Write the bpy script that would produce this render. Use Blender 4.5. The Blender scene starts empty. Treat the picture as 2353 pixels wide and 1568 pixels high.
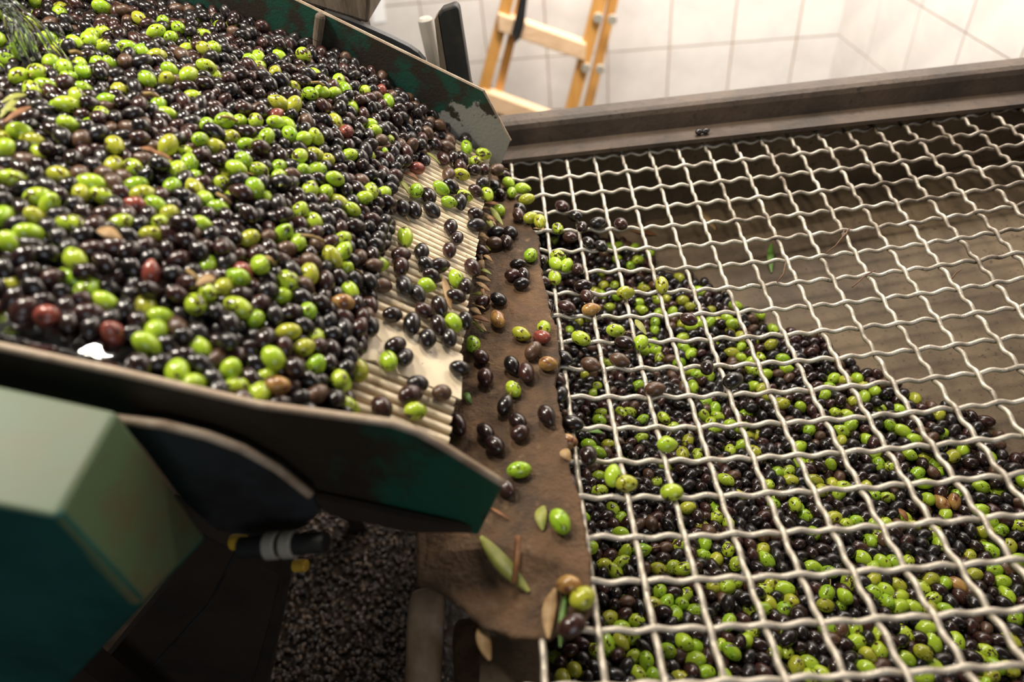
import bpy, math, random
import numpy as np
from mathutils import Vector, Matrix, Quaternion
random.seed(7); rng = np.random.default_rng(7)
scene = bpy.context.scene
COL = scene.collection

# ------------------------------------------------------------------ camera
# working unit "cell" = one opening of the wire grate = 0.04 m; grate level z = 0.8 m above the floor
S = 0.04; GZ = 0.80
F_PX = 1578.25; CX, CY = 1176.5, 784.0
RC = np.array([[0.9944, -0.0321, -0.1006], [-0.0960, -0.6729, -0.7335], [-0.0442, 0.7390, -0.6722]])
_u, _s, _v = np.linalg.svd(RC); RC = _u @ _v           # rows: right, down, forward
CC = np.array([0.507, -21.547, 13.058])
def W(p): p = np.asarray(p, float); return p * S + np.array([0, 0, GZ])
cam_d = bpy.data.cameras.new('camera'); cam = bpy.data.objects.new('camera', cam_d); COL.objects.link(cam)
m = Matrix.Identity(4)
for i in range(3):
    m[i][0] = RC[0][i]; m[i][1] = -RC[1][i]; m[i][2] = -RC[2][i]; m[i][3] = W(CC)[i]
cam.matrix_world = m
cam_d.sensor_fit = 'HORIZONTAL'; cam_d.sensor_width = 36.0; cam_d.lens = F_PX * 36 / 2353
cam_d.clip_start = 0.02; cam_d.clip_end = 50
cam_d.dof.use_dof = True; cam_d.dof.focus_distance = 0.76; cam_d.dof.aperture_fstop = 2.9
scene.camera = cam

# ------------------------------------------------------------------ world, lamps, exposure
world = bpy.data.worlds.new('world'); scene.world = world; world.use_nodes = True
bg = world.node_tree.nodes['Background']
bg.inputs[0].default_value = (1.0, 0.93, 0.85, 1); bg.inputs[1].default_value = 0.045
def area(name, loc, target, sx, sy, power, color):
    l = bpy.data.lights.new(name, 'AREA'); l.shape = 'RECTANGLE'; l.size = sx; l.size_y = sy
    l.energy = power; l.color = color
    o = bpy.data.objects.new(name, l); COL.objects.link(o); o.location = loc
    o.rotation_euler = (Vector(target) - Vector(loc)).to_track_quat('-Z', 'Y').to_euler()
    return o
for bx_, by_ in ((-0.66, -0.16), (-0.44, -0.30)):
    area('work_lamp', (bx_, by_, 1.85), (bx_ + .25, by_, 0.9), 0.10, 0.05, 6.6, (1.0, 0.92, 0.80))
area('tray_lamp', (0.02, 0.22, 2.15), (0.05, -0.10, 0.8), 0.22, 0.05, 13.5, (1.0, 0.92, 0.80))
area('ceiling_lamp', (0.55, 1.05, 2.50), (1.30, 2.1, 1.2), 1.0, 0.25, 185, (1.0, 0.945, 0.885))
area('daylight_door', (0.8, -3.2, 2.0), (0.0, -0.4, 0.8), 1.4, 1.6, 19, (0.84, 0.90, 1.0))
vs = scene.view_settings
vs.view_transform = 'Standard'; vs.look = 'None'; vs.gamma = 1.0; vs.use_curve_mapping = False
vs.exposure = 0.0

# ------------------------------------------------------------------ pixel helpers (directions only; depth comes from a surface)
def ray(x, y): return RC.T @ np.array([(x - CX) / F_PX, (y - CY) / F_PX, 1.0])
def proj(P):
    c = (np.asarray(P, float) - CC) @ RC.T
    return np.stack([CX + F_PX * c[..., 0] / c[..., 2], CY + F_PX * c[..., 1] / c[..., 2], c[..., 2]], -1)
def onz(x, y, z): d = ray(x, y); return CC + d * (z - CC[2]) / d[2]
def onp(x, y, P0, n): d = ray(x, y); return CC + d * (np.dot(np.asarray(P0) - CC, n) / np.dot(d, n))
def unit(v): v = np.asarray(v, float); return v / np.linalg.norm(v)
ZUP = np.array([0, 0, 1.0])

# tray frame: E0 on the discharge edge, DF downhill, CV across (away), NT normal
SK, KT = 0.08, 0.70
HT = unit([1, -SK, 0]); CV = unit([SK, 1, 0]); DF = unit(HT - KT * ZUP); NT = unit(KT * HT + ZUP)
E0 = onz(1075, 720, 2.5)
def n0(u): return -0.031 * np.maximum(0, np.asarray(u, float) - 4) ** 2
def tray(u, v, n=0.0): return E0 - u * DF + v * CV + (n + n0(u)) * NT
def to_tray(P): q = np.asarray(P) - E0; return -q @ DF, q @ CV, q @ NT
def sag(c, r):
    u = np.clip((np.asarray(c, float) - 8) / 8, -1.1, 1.15); v = np.clip((np.asarray(r, float) - 8) / 8, -1.0, 1.4)
    k = [0.55, -0.007, 0.571, -0.021, 0.218, 0.013, 0.105, 0.13, -0.355, 0.058, -0.046, -0.343]
    b = [u*u, u*v, v*v, u**3, u*u*v, u*v*v, v**3, u**4, u*u*v*v, v**4, u, v]
    return sum(a * q for a, q in zip(k, b))

# ------------------------------------------------------------------ materials
MATS = {}
def material(name, c1, c2=None, scale=20, lo=0.4, hi=0.6, rough=0.6, rough2=None, metal=0.0, bump=0.0, bscale=None,
             c3=None, s3=60, lo3=0.55, hi3=0.65, coat=0.0, detail=6, rand=False, trans=0.0, ior=1.45, wear_last=False, bdist=0.004, grad=None, stretch=None, spec=0.5):
    if name in MATS: return MATS[name]
    mt = bpy.data.materials.new(name); mt.use_nodes = True; nt = mt.node_tree; N = nt.nodes; L = nt.links
    b = N['Principled BSDF']; tc = N.new('ShaderNodeTexCoord'); vec = tc.outputs['Object']
    if stretch:
        mp = N.new('ShaderNodeMapping'); mp.inputs['Scale'].default_value = stretch; L.new(vec, mp.inputs[0]); vec = mp.outputs[0]
    if rand:
        oi = N.new('ShaderNodeObjectInfo'); ml = N.new('ShaderNodeMath'); ml.operation = 'MULTIPLY'; ml.inputs[1].default_value = 91.7
        L.new(oi.outputs['Random'], ml.inputs[0]); va = N.new('ShaderNodeVectorMath'); va.operation = 'ADD'
        L.new(vec, va.inputs[0]); L.new(ml.outputs[0], va.inputs[1]); vec = va.outputs[0]
    b.inputs['Roughness'].default_value = rough; b.inputs['Metallic'].default_value = metal
    b.inputs['Coat Weight'].default_value = coat; b.inputs['Coat Roughness'].default_value = 0.05
    b.inputs['Transmission Weight'].default_value = trans; b.inputs['IOR'].default_value = ior
    b.inputs['Specular IOR Level'].default_value = spec
    def noise(sc, det=detail):
        n = N.new('ShaderNodeTexNoise'); n.inputs['Scale'].default_value = sc; n.inputs['Detail'].default_value = det
        n.inputs['Roughness'].default_value = 0.62; L.new(vec, n.inputs['Vector']); return n.outputs['Fac']
    def ramp(fac, a, c):
        r = N.new('ShaderNodeMapRange'); r.inputs['From Min'].default_value = a; r.inputs['From Max'].default_value = c
        L.new(fac, r.inputs['Value']); return r.outputs[0]
    def mix(f, A, B):
        x = N.new('ShaderNodeMix'); x.data_type = 'RGBA'
        L.new(f, x.inputs['Factor'])
        for s, q in ((x.inputs['A'], A), (x.inputs['B'], B)):
            if isinstance(q, tuple): s.default_value = (*q, 1)
            else: L.new(q, s)
        return x.outputs['Result']
    col = c1
    if wear_last and c3 is not None: col = mix(ramp(noise(s3), lo3, hi3), col, c3); c1 = col; c3 = None
    if c2 is not None:
        f = noise(scale)
        if grad is not None:       # paint worn off towards one end of the part
            dt = N.new('ShaderNodeVectorMath'); dt.operation = 'DOT_PRODUCT'; dt.inputs[1].default_value = grad[0]
            L.new(tc.outputs['Object'], dt.inputs[0]); ad = N.new('ShaderNodeMath'); ad.operation = 'MULTIPLY_ADD'
            L.new(dt.outputs['Value'], ad.inputs[0]); ad.inputs[1].default_value = grad[1]; ad.inputs[2].default_value = grad[2]
            a2 = N.new('ShaderNodeMath'); a2.operation = 'ADD'; L.new(f, a2.inputs[0]); L.new(ad.outputs[0], a2.inputs[1]); f = a2.outputs[0]
        f = ramp(f, lo, hi); col = mix(f, c1, c2)
        if rough2 is not None:
            rr = N.new('ShaderNodeMapRange'); rr.inputs['To Min'].default_value = rough; rr.inputs['To Max'].default_value = rough2
            L.new(f, rr.inputs['Value']); L.new(rr.outputs[0], b.inputs['Roughness'])
    if c3 is not None: col = mix(ramp(noise(s3), lo3, hi3), col, c3)
    if isinstance(col, tuple): b.inputs['Base Color'].default_value = (*col, 1)
    else: L.new(col, b.inputs['Base Color'])
    if bump:
        bp = N.new('ShaderNodeBump'); bp.inputs['Strength'].default_value = bump; bp.inputs['Distance'].default_value = bdist
        L.new(noise(bscale or scale * 3, 4), bp.inputs['Height']); L.new(bp.outputs[0], b.inputs['Normal'])
    MATS[name] = mt; return mt

M_green = material('worn_green_paint', (0.012, 0.075, 0.048), (0.030, 0.022, 0.014), 14, 0.46, 0.60, rough=0.45, c3=(0.16, 0.14, 0.11), s3=30, lo3=0.62, hi3=0.68, bump=0.25, bscale=160)
M_plate_far = material('green_paint_worn_to_steel', (0.010, 0.052, 0.035), (0.25, 0.24, 0.22), 26, 0.50, 0.56, rough=0.5, rough2=0.42, metal=0.0,
                       c3=(0.028, 0.020, 0.012), s3=16, lo3=0.50, hi3=0.64, bump=0.2, bscale=260, grad=None)
M_steel_edge = material('scraped_steel_edge', (0.42, 0.33, 0.24), (0.24, 0.16, 0.10), 40, 0.4, 0.7, rough=0.5, bump=0.2)
M_bar = material('cream_bar', (0.74, 0.61, 0.43), (0.42, 0.32, 0.20), 60, 0.56, 0.75, rough=0.42, c3=(0.08, 0.06, 0.04), s3=260, lo3=0.66, hi3=0.7)
M_deck = material('dark_wet_deck', (0.035, 0.028, 0.020), (0.09, 0.07, 0.05), 25, 0.4, 0.7, rough=0.25)
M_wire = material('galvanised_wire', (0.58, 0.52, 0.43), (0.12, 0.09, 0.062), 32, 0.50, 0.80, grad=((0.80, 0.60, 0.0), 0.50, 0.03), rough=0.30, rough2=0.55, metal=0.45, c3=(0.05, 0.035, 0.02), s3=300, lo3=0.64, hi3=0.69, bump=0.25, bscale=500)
M_rail = material('rusty_angle_iron', (0.085, 0.056, 0.036), (0.040, 0.027, 0.018), 12, 0.38, 0.62, rough=0.62, c3=(0.028, 0.020, 0.014), s3=90, lo3=0.60, hi3=0.68, bump=0.35, bscale=120)
M_mud = material('muddy_ledge', (0.120, 0.062, 0.026), (0.048, 0.027, 0.013), 22, 0.38, 0.66, rough=0.75, c3=(0.15, 0.09, 0.045), s3=70, lo3=0.58, hi3=0.70, bump=0.9, bscale=170)
M_hopper = material('stained_hopper_sheet', (0.170, 0.118, 0.066), (0.070, 0.046, 0.025), 7, 0.36, 0.62, rough=0.7, c3=(0.05, 0.035, 0.02), s3=170, lo3=0.58, hi3=0.68, bump=0.2, bscale=200)
M_tile = material('white_glazed_tile', (0.60, 0.56, 0.52), (0.68, 0.64, 0.59), 5, 0.4, 0.6, rough=0.28, c3=(0.48, 0.43, 0.37), s3=30, lo3=0.70, hi3=0.80)
M_grout = material('tile_grout', (0.33, 0.22, 0.14), rough=0.9)
M_floor = material('wet_dirty_floor', (0.030, 0.020, 0.013), (0.014, 0.010, 0.007), 10, 0.4, 0.6, rough=0.18, bump=0.8, bscale=60)
M_wood = material('varnished_ladder_wood', (0.50, 0.235, 0.052), (0.62, 0.33, 0.10), 6, 0.3, 0.7, rough=0.4, stretch=(14, 14, 1.2))
M_rung = material('pale_rung_wood', (0.72, 0.50, 0.31), (0.56, 0.37, 0.21), 8, 0.4, 0.7, rough=0.6, stretch=(2, 10, 10))
M_metal = material('zinc_fitting', (0.48, 0.44, 0.36), rough=0.3, metal=0.4)
M_black = material('black_steel', (0.012, 0.012, 0.011), (0.03, 0.024, 0.018), 25, 0.5, 0.7, rough=0.55)
M_woodpost = material('weathered_grey_wood_and_lit_side', (0.16, 0.12, 0.085), (0.07, 0.05, 0.032), 10, 0.4, 0.65, rough=0.75, stretch=(6, 6, 1), bump=0.4)
M_mint = material('pale_green_enamel', (0.095, 0.14, 0.085), (0.12, 0.125, 0.075), 9, 0.40, 0.62, rough=0.5, c3=(0.10, 0.065, 0.04), s3=14, lo3=0.58, hi3=0.70)
M_teal = material('teal_enamel', (0.012, 0.085, 0.068), (0.006, 0.05, 0.04), 8, 0.4, 0.6, rough=0.45)
M_moss = material('stained_green_enamel', (0.075, 0.115, 0.055), (0.105, 0.075, 0.035), 14, 0.42, 0.58, rough=0.55)
M_darkbrown = material('dark_painted_beam', (0.020, 0.014, 0.010), (0.032, 0.020, 0.012), 10, 0.4, 0.6, rough=0.6)
M_gunmetal = material('dark_blue_grey_steel', (0.026, 0.028, 0.030), (0.014, 0.012, 0.011), 16, 0.4, 0.6, rough=0.5)
M_rustpost = material('rust_streaked_post', (0.48, 0.34, 0.22), (0.27, 0.17, 0.09), 14, 0.4, 0.65, rough=0.55, stretch=(2, 2, 0.6), c3=(0.36, 0.30, 0.24), s3=30, lo3=0.62, hi3=0.74)
M_paper = material('white_paper', (0.85, 0.84, 0.82), rough=0.8)
M_water = material('clear_water', (0.85, 0.88, 0.86), rough=0.03, trans=1.0, ior=1.33)
M_red = material('orange_red_plastic', (0.62, 0.055, 0.012), rough=0.4)
M_yellow = material('yellow_cap', (0.45, 0.27, 0.02), rough=0.5)
M_grit = material('wet_brown_grit', (0.034, 0.020, 0.012), (0.016, 0.009, 0.006), 60, 0.4, 0.6, rough=0.10, coat=0.5)
M_grit2 = material('pale_wet_grit', (0.10, 0.058, 0.03), (0.05, 0.03, 0.018), 60, 0.4, 0.6, rough=0.12, coat=0.5)

HEAPM = {}
def olive_mat(name, c1, c2, spot, lo3, hi3, s3=1.15, rough=0.22, coat=0.35, bump=0.0, bs=6):
    a = dict(scale=0.9, lo=0.35, hi=0.65, rough=rough, c3=spot, s3=s3, lo3=lo3, hi3=hi3, coat=coat, detail=3, bump=bump, bscale=bs, bdist=0.0008)
    HEAPM[name] = material(name + '_heap', c1, c2, stretch=(135, 135, 135), **a)      # the same skin for the joined heap (metres instead of olive units)
    return material(name, c1, c2, rand=True, **a)
BR = (0.055, 0.032, 0.012)
OM = {
 'g': [olive_mat('olive_green_a', (0.30, 0.46, 0.022), (0.38, 0.50, 0.035), BR, 0.62, 0.655),
       olive_mat('olive_green_b', (0.22, 0.40, 0.018), (0.32, 0.46, 0.025), BR, 0.585, 0.62, 2.0),
       olive_mat('olive_green_c', (0.40, 0.48, 0.035), (0.33, 0.46, 0.03), BR, 0.555, 0.58, 1.3)],
 'y': [olive_mat('olive_yellow_green', (0.40, 0.40, 0.035), (0.32, 0.34, 0.03), BR, 0.58, 0.64, 1.2)],
 'd': [olive_mat('olive_black_a', (0.006, 0.005, 0.005), (0.013, 0.008, 0.007), (0.035, 0.022, 0.016), 0.62, 0.72, 5, rough=0.24, coat=0.45, bump=0.18, bs=5),
       olive_mat('olive_black_b', (0.009, 0.008, 0.008), (0.018, 0.012, 0.011), (0.05, 0.034, 0.025), 0.60, 0.74, 7, rough=0.26, coat=0.40, bump=0.25, bs=6),
       olive_mat('olive_black_c', (0.013, 0.006, 0.005), (0.025, 0.011, 0.009), (0.006, 0.004, 0.004), 0.55, 0.70, 3, rough=0.22, coat=0.45, bump=0.15, bs=4)],
 'p': [olive_mat('olive_purple', (0.030, 0.010, 0.009), (0.055, 0.021, 0.015), (0.012, 0.006, 0.006), 0.52, 0.66, 2, rough=0.24, bump=0.2)],
 'b': [olive_mat('olive_brown', (0.105, 0.050, 0.024), (0.065, 0.032, 0.018), (0.03, 0.015, 0.01), 0.55, 0.68, 3, rough=0.32, bump=0.4)],
 't': [olive_mat('olive_tan', (0.42, 0.25, 0.07), (0.24, 0.10, 0.035), (0.09, 0.03, 0.02), 0.54, 0.66, 0.9, rough=0.26)],
 'r': [olive_mat('olive_red', (0.30, 0.075, 0.045), (0.16, 0.035, 0.03), (0.06, 0.015, 0.015), 0.56, 0.66, 1.3, rough=0.24)],
}
M_stem = material('olive_stem', (0.36, 0.24, 0.07), (0.22, 0.14, 0.05), 200, 0.4, 0.6, rough=0.6)
M_twig = material('brown_twig', (0.16, 0.08, 0.04), (0.09, 0.045, 0.022), 200, 0.4, 0.6, rough=0.7)
M_leaf_g = material('green_leaf', (0.11, 0.21, 0.03), (0.07, 0.15, 0.02), 90, 0.4, 0.6, rough=0.45)
M_leaf_y = material('yellowing_leaf', (0.30, 0.30, 0.055), (0.20, 0.22, 0.04), 90, 0.4, 0.6, rough=0.5)
M_leaf_t = material('dry_tan_leaf', (0.40, 0.26, 0.12), (0.26, 0.15, 0.06), 90, 0.4, 0.6, rough=0.6)
M_leaf_o = material('dry_brown_leaf', (0.26, 0.11, 0.035), (0.15, 0.06, 0.02), 90, 0.4, 0.6, rough=0.6)

# ------------------------------------------------------------------ object helpers (vertices given in cells)
def wloc(o):
    v = np.zeros(3)
    while o is not None: v = v + np.array(o.location); o = o.parent
    return v
def tag(o, label=None, cat=None, group=None, kind=None):
    if label: o['label'] = label
    if cat: o['category'] = cat
    if group: o['group'] = group
    if kind: o['kind'] = kind
    return o
def thing(name, loc, label=None, cat=None, group=None, kind=None):
    o = bpy.data.objects.new(name, None); o.empty_display_size = 0.02; COL.objects.link(o); o.location = W(loc)
    return tag(o, label, cat, group, kind)
def obj(name, verts, faces, mats, parent=None, smooth=False, meters=False, fm=None, base=True):
    v = np.asarray(verts, float); v = v if meters else W(v)
    if parent is not None: org = wloc(parent); loc = np.zeros(3)
    else:
        org = np.array([(v[:, 0].min() + v[:, 0].max()) / 2, (v[:, 1].min() + v[:, 1].max()) / 2, v[:, 2].min()]); loc = org
    me = bpy.data.meshes.new(name); me.from_pydata((v - org).tolist(), [], faces)
    for mm in (mats if isinstance(mats, (list, tuple)) else [mats]): me.materials.append(mm)
    if fm is not None: me.polygons.foreach_set('material_index', fm)
    if smooth: me.polygons.foreach_set('use_smooth', [True] * len(me.polygons))
    me.update()
    o = bpy.data.objects.new(name, me); COL.objects.link(o); o.location = loc
    if parent is not None: o.parent = parent
    return o
def bevel(o, w, seg=2):
    md = o.modifiers.new('bevel', 'BEVEL'); md.width = w; md.segments = seg; md.limit_method = 'ANGLE'; md.angle_limit = math.radians(35)
    return o
def prism(outline, vec):
    a = [np.asarray(p, float) for p in outline]; n = len(a); v = a + [p + np.asarray(vec) for p in a]
    f = [tuple(range(n)), tuple(range(2 * n - 1, n - 1, -1))]
    f += [(i, i + n, (i + 1) % n + n, (i + 1) % n) for i in range(n)]
    return fix(v, f)
def fix(v, f):
    """make faces point outwards (signed volume)"""
    v = np.asarray(v, float); vol = 0
    for q in f:
        for i in range(1, len(q) - 1): vol += np.dot(v[q[0]], np.cross(v[q[i]], v[q[i + 1]]))
    if vol < 0: f = [tuple(reversed(q)) for q in f]
    return v, f
def hexa(a, b):      # two quads
    v = [*a, *b]; f = [(0, 1, 2, 3), (7, 6, 5, 4)] + [(i, i + 4, (i + 1) % 4 + 4, (i + 1) % 4) for i in range(4)]
    return fix(v, f)
def box(c, ex, ey, ez):  # centre and half-extent vectors
    c, ex, ey, ez = map(lambda q: np.asarray(q, float), (c, ex, ey, ez))
    return hexa([c - ex - ey - ez, c + ex - ey - ez, c + ex + ey - ez, c - ex + ey - ez], [c - ex - ey + ez, c + ex - ey + ez, c + ex + ey + ez, c - ex + ey + ez])
def tube(path, rad, sides=8, cap=True):
    P = np.asarray(path, float); n = len(P); rad = np.full(n, rad) if np.isscalar(rad) else np.asarray(rad)
    T = np.gradient(P, axis=0); T /= np.linalg.norm(T, axis=1)[:, None]
    ref = ZUP if abs(T[0] @ ZUP) < 0.9 else np.array([1.0, 0, 0])
    A = np.cross(T, ref); A /= np.linalg.norm(A, axis=1)[:, None]; B = np.cross(A, T)
    th = np.linspace(0, 2 * np.pi, sides, endpoint=False)
    V = (P[:, None] + rad[:, None, None] * (np.cos(th)[None, :, None] * A[:, None] + np.sin(th)[None, :, None] * B[:, None])).reshape(-1, 3)
    f = [(i * sides + j, i * sides + (j + 1) % sides, (i + 1) * sides + (j + 1) % sides, (i + 1) * sides + j) for i in range(n - 1) for j in range(sides)]
    if cap: f += [tuple(range(sides - 1, -1, -1)), tuple((n - 1) * sides + j for j in range(sides))]
    return fix(V, f)
def merge(parts):
    V = []; Fc = []; o = 0
    for v, f in parts:
        V.append(np.asarray(v)); Fc += [tuple(i + o for i in q) for q in f]; o += len(v)
    return np.concatenate(V), Fc

# ================================================================== the room
FZ = -GZ / S
floor = obj('floor', [(-60, -60, FZ), (45, -60, FZ), (45, 80, FZ), (-60, 80, FZ)], [(0, 1, 2, 3)], M_floor); tag(floor, kind='structure')
WB0 = np.array([3.56, 51.402, FZ]); HB = unit([1, -.105, 0]); CB = unit([.105, 1, 0])
COR = WB0 + HB * (1.171 / S); DR = unit([.04, -1, 0]); NR = unit(np.cross(DR, ZUP)); NR = NR if NR[0] > 0 else -NR
TS = 0.25 / S
def tiled_wall(name, origin, along, inward, cols, rows, start):
    w0 = origin + along * start; w1 = origin + along * (start + cols * TS)
    v, f = hexa([w0 - inward * 0.03, w1 - inward * 0.03, w1 - inward * 2, w0 - inward * 2],
                [w0 - inward * 0.03 + ZUP * rows * TS, w1 - inward * 0.03 + ZUP * rows * TS, w1 - inward * 2 + ZUP * rows * TS, w0 - inward * 2 + ZUP * rows * TS])
    w = obj(name, v, f, M_grout); tag(w, kind='structure')
    g = 0.065; me = None; base = np.array(w.location)
    for i in range(cols):
        for j in range(rows):
            c = w0 + along * (i + .5) * TS + ZUP * (j + .5) * TS
            if me is None:
                v, f = box(np.zeros(3), along * (TS / 2 - g), inward * 0.05, ZUP * (TS / 2 - g))
                me = bpy.data.meshes.new('tile'); me.from_pydata((v * S).tolist(), [], f); me.materials.append(M_tile); me.update()
            t = bpy.data.objects.new('tile', me); COL.objects.link(t); t.parent = w; t.location = W(c) - base
    return w
tiled_wall('wall_back', WB0, HB, -CB, 18, 9, 0.012 / S - 13 * TS)
# right-hand wall meets it in the corner
tiled_wall('wall_right', COR, DR, -NR, 12, 9, 0)

# ================================================================== hopper under the grate
hop = thing('receiving_hopper', (8, -6, FZ), 'brown rusty steel hopper holding olives under the wire grate', 'hopper')
A_ = np.array([2.7, 2.2, -3.0]); B_ = np.array([12.8, -8.8, -4.1]); N_ = np.array([3.5, -15.0, -2.6]); D_ = np.array([19.0, 2.2, -1.6])
def plane3(a, b, c):
    n = np.cross(b - a, c - a); n = n / n[2]; return lambda x, y: a[2] - (n[0] * (np.asarray(x) - a[0]) + n[1] * (np.asarray(y) - a[1]))
HP = plane3(A_, B_, N_); FP = plane3(A_, B_, D_)
AB = unit((B_ - A_)[:2]); 
def sideH(x, y): return -((np.asarray(x) - A_[0]) * AB[1] * 1 - (np.asarray(y) - A_[1]) * AB[0]) * -1   # >0 on the heap side (see below)
if sideH(N_[0], N_[1]) < 0:
    _sg = -1.0
else: _sg = 1.0
def heap_side(x, y): return _sg * sideH(x, y)
BED = 1.15
def sheet(fn, pts, th=0.3): return prism([(x, y, fn(x, y)) for x, y in pts], (0, 0, -th))
# sloping sheet that shows, and the bed sheet below the olives
offs = 6.5
P1 = A_[:2] - AB * 3; P2 = B_[:2] + AB * 14
nrm = np.array([-AB[1], AB[0]]); nrm = nrm if heap_side(*(A_[:2] + nrm)) > 0 else -nrm
v, f = sheet(FP, [(1.0, 2.3), (23, 2.3), (23, -22), tuple(P2 + nrm * 1.5), tuple(P1 + nrm * 1.5)])
obj('floor_panel', v, f, M_hopper, hop)
v, f = sheet(lambda x, y: HP(x, y) - BED, [tuple(P1 + nrm * 0.2), tuple(P2 + nrm * 0.2), (20, -22), (-0.1, -22), (-0.1, 2.25)])
obj('floor_panel', v, f, M_hopper, hop)
v, f = hexa([(-0.6, 2.3, 1.1), (24, 2.3, 1.1), (24, 2.7, 1.1), (-0.6, 2.7, 1.1)], [(-0.6, 2.3, -9), (24, 2.3, -9), (24, 2.7, -9), (-0.6, 2.7, -9)]); obj('back_panel', v, f, M_hopper, hop)
v, f = hexa([(-3.2, -22, -0.2), (-3.2, 2.6, -0.2), (-3.0, 2.6, -0.2), (-3.0, -22, -0.2)], [(-3.2, -22, -9), (-3.2, 2.6, -9), (-3.0, 2.6, -9), (-3.0, -22, -9)])
# left panel starts behind the ledge's near end, so it never hangs in front of the posts
v, f = hexa([(-0.3, -14.4, -0.3), (-0.3, 2.3, -0.3), (-0.1, 2.3, -0.3), (-0.1, -14.4, -0.3)], [(-0.3, -14.4, -9), (-0.3, 2.3, -9), (-0.1, 2.3, -9), (-0.1, -14.4, -9)])
obj('side_panel', v, f, M_hopper, hop)
v, f = box((22.3, -9.6, -4.0), (.1, 0, 0), (0, 11.8, 0), (0, 0, 4.9)); obj('side_panel', v, f, M_hopper, hop)
v, f = box((11, -21.6, -4.4), (11.2, 0, 0), (0, .1, 0), (0, 0, 4.4)); obj('front_panel', v, f, M_hopper, hop)
# rim rail: Z-shaped angle iron (bottom flange, web, rounded top flange)
prof = [(1.12, 1.10), (1.12, 1.25), (2.08, 1.27), (2.13, 1.86), (2.20, 2.02), (2.36, 2.10), (2.95, 2.10), (2.95, 1.94), (2.45, 1.94), (2.32, 1.84), (2.28, 1.10)]
v, f = prism([(-0.6, y, z) for y, z in prof], (24.6, 0, 0)); obj('rim_rail', v, f, M_rail, hop)
# legs of the hopper
for lx, ly in ((22.5, 3.2), (22.5, -21), (-0.2, 3.2)):
    v, f = box((lx, ly, (FZ - 1) / 2), (0.5, 0, 0), (0, 0.5, 0), (0, 0, (-1 - FZ) / 2)); obj('leg', v, f, M_rail, hop)
# ledge: thick mud-caked plate between tray and grate, ragged right edge
LZ = 1.12
edge_px = [(1150, 418), (1196, 468), (1226, 520), (1243, 548), (1240, 580), (1247, 640), (1256, 668), (1262, 704), (1282, 760), (1286, 832), (1279, 880), (1284, 930), (1300, 1000), (1312, 1060), (1328, 1130), (1340, 1190), (1350, 1250), (1358, 1310), (1362, 1372), (1352, 1420), (1262, 1468), (1238, 1470), (1180, 1462), (1112, 1442), (1062, 1400), (1030, 1368), (985, 1350), (955, 1338), (955, 1215)]
out = [onz(x, y, LZ) for x, y in edge_px] + [np.array([-3.0, -12.5, LZ]), np.array([-3.0, -0.2, LZ]), np.array([-0.8, -0.2, LZ]), np.array([-0.7, 1.1, LZ])]
dense = []
for i in range(len(out)):
    a, b = out[i], out[(i + 1) % len(out)]; k = max(1, int(np.linalg.norm(b - a) / 0.16)) if i < 27 else 3
    for j in range(k):
        p = a + (b - a) * j / k
        dense.append(p + np.array([*(rng.normal(0, 0.028, 2)), 0]) if 0 < i < 27 else p)
v, f = prism(dense, (0, 0, -0.20)); led = bevel(obj('ledge_plate', v, f, M_mud, hop), 0.0035, 2)

lb = [(0.2, -0.3), (0.2, -14.6), (-0.5, -15.1), (-1.4, -14.6), (-2.3, -13.9), (-2.4, -12.6), (-2.8, -12.0), (-2.8, -0.3)]
v, f = prism([(x, y, LZ - .19) for x, y in lb], (0, 0, -1.3)); bevel(obj('ledge_beam', v, f, M_mud, hop), .006, 3)
v, f = prism([onz(x, y, -1.0) for x, y in ((1108, 1462), (1236, 1472), (1262, 1660), (1096, 1660))], (0, 0, -.25)); obj('apron', v, f, M_hopper, hop)
# posts below the ledge's near end
def post(name, px_top, zt, px_low, r, label, cat, M):
    """inclined strut running from under the ledge down to the floor"""
    c = onz(*px_top, zt); d = onz(*px_low, zt - 4.2) - c; d = d / -d[2]; V = []; seg = 20
    prof = [(FZ, 1.0), (zt - 0.75, 1.0), (zt - 0.3, 0.97), (zt - 0.1, 0.85), (zt, 0.55)]
    for z, s_ in prof:
        for j in range(seg):
            t = 2 * math.pi * j / seg; e = 4.0; q = r * s_ / ((abs(math.cos(t)) ** e + abs(math.sin(t)) ** e) ** (1 / e))
            p = c + d * (zt - z); V.append(np.array([p[0] + q * math.cos(t), p[1] + q * math.sin(t), z]))
    n = len(prof)
    Fc = [(i * seg + j, i * seg + (j + 1) % seg, (i + 1) * seg + (j + 1) % seg, (i + 1) * seg + j) for i in range(n - 1) for j in range(seg)]
    Fc += [tuple(range(seg - 1, -1, -1)), tuple((n - 1) * seg + j for j in range(seg))]
    o = obj(name, *fix(V, Fc), M, smooth=True); tag(o, label, cat); return o
post('rusty_post', (980, 1378), -0.9, (968, 1700), 0.42, 'pale rust-streaked post with rounded top below the muddy ledge', 'post', M_rustpost)
post('short_post', (1076, 1445), -1.3, (1088, 1720), 0.36, 'dark brown stained post beside the pale rust-streaked post', 'post', M_mud)

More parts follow.
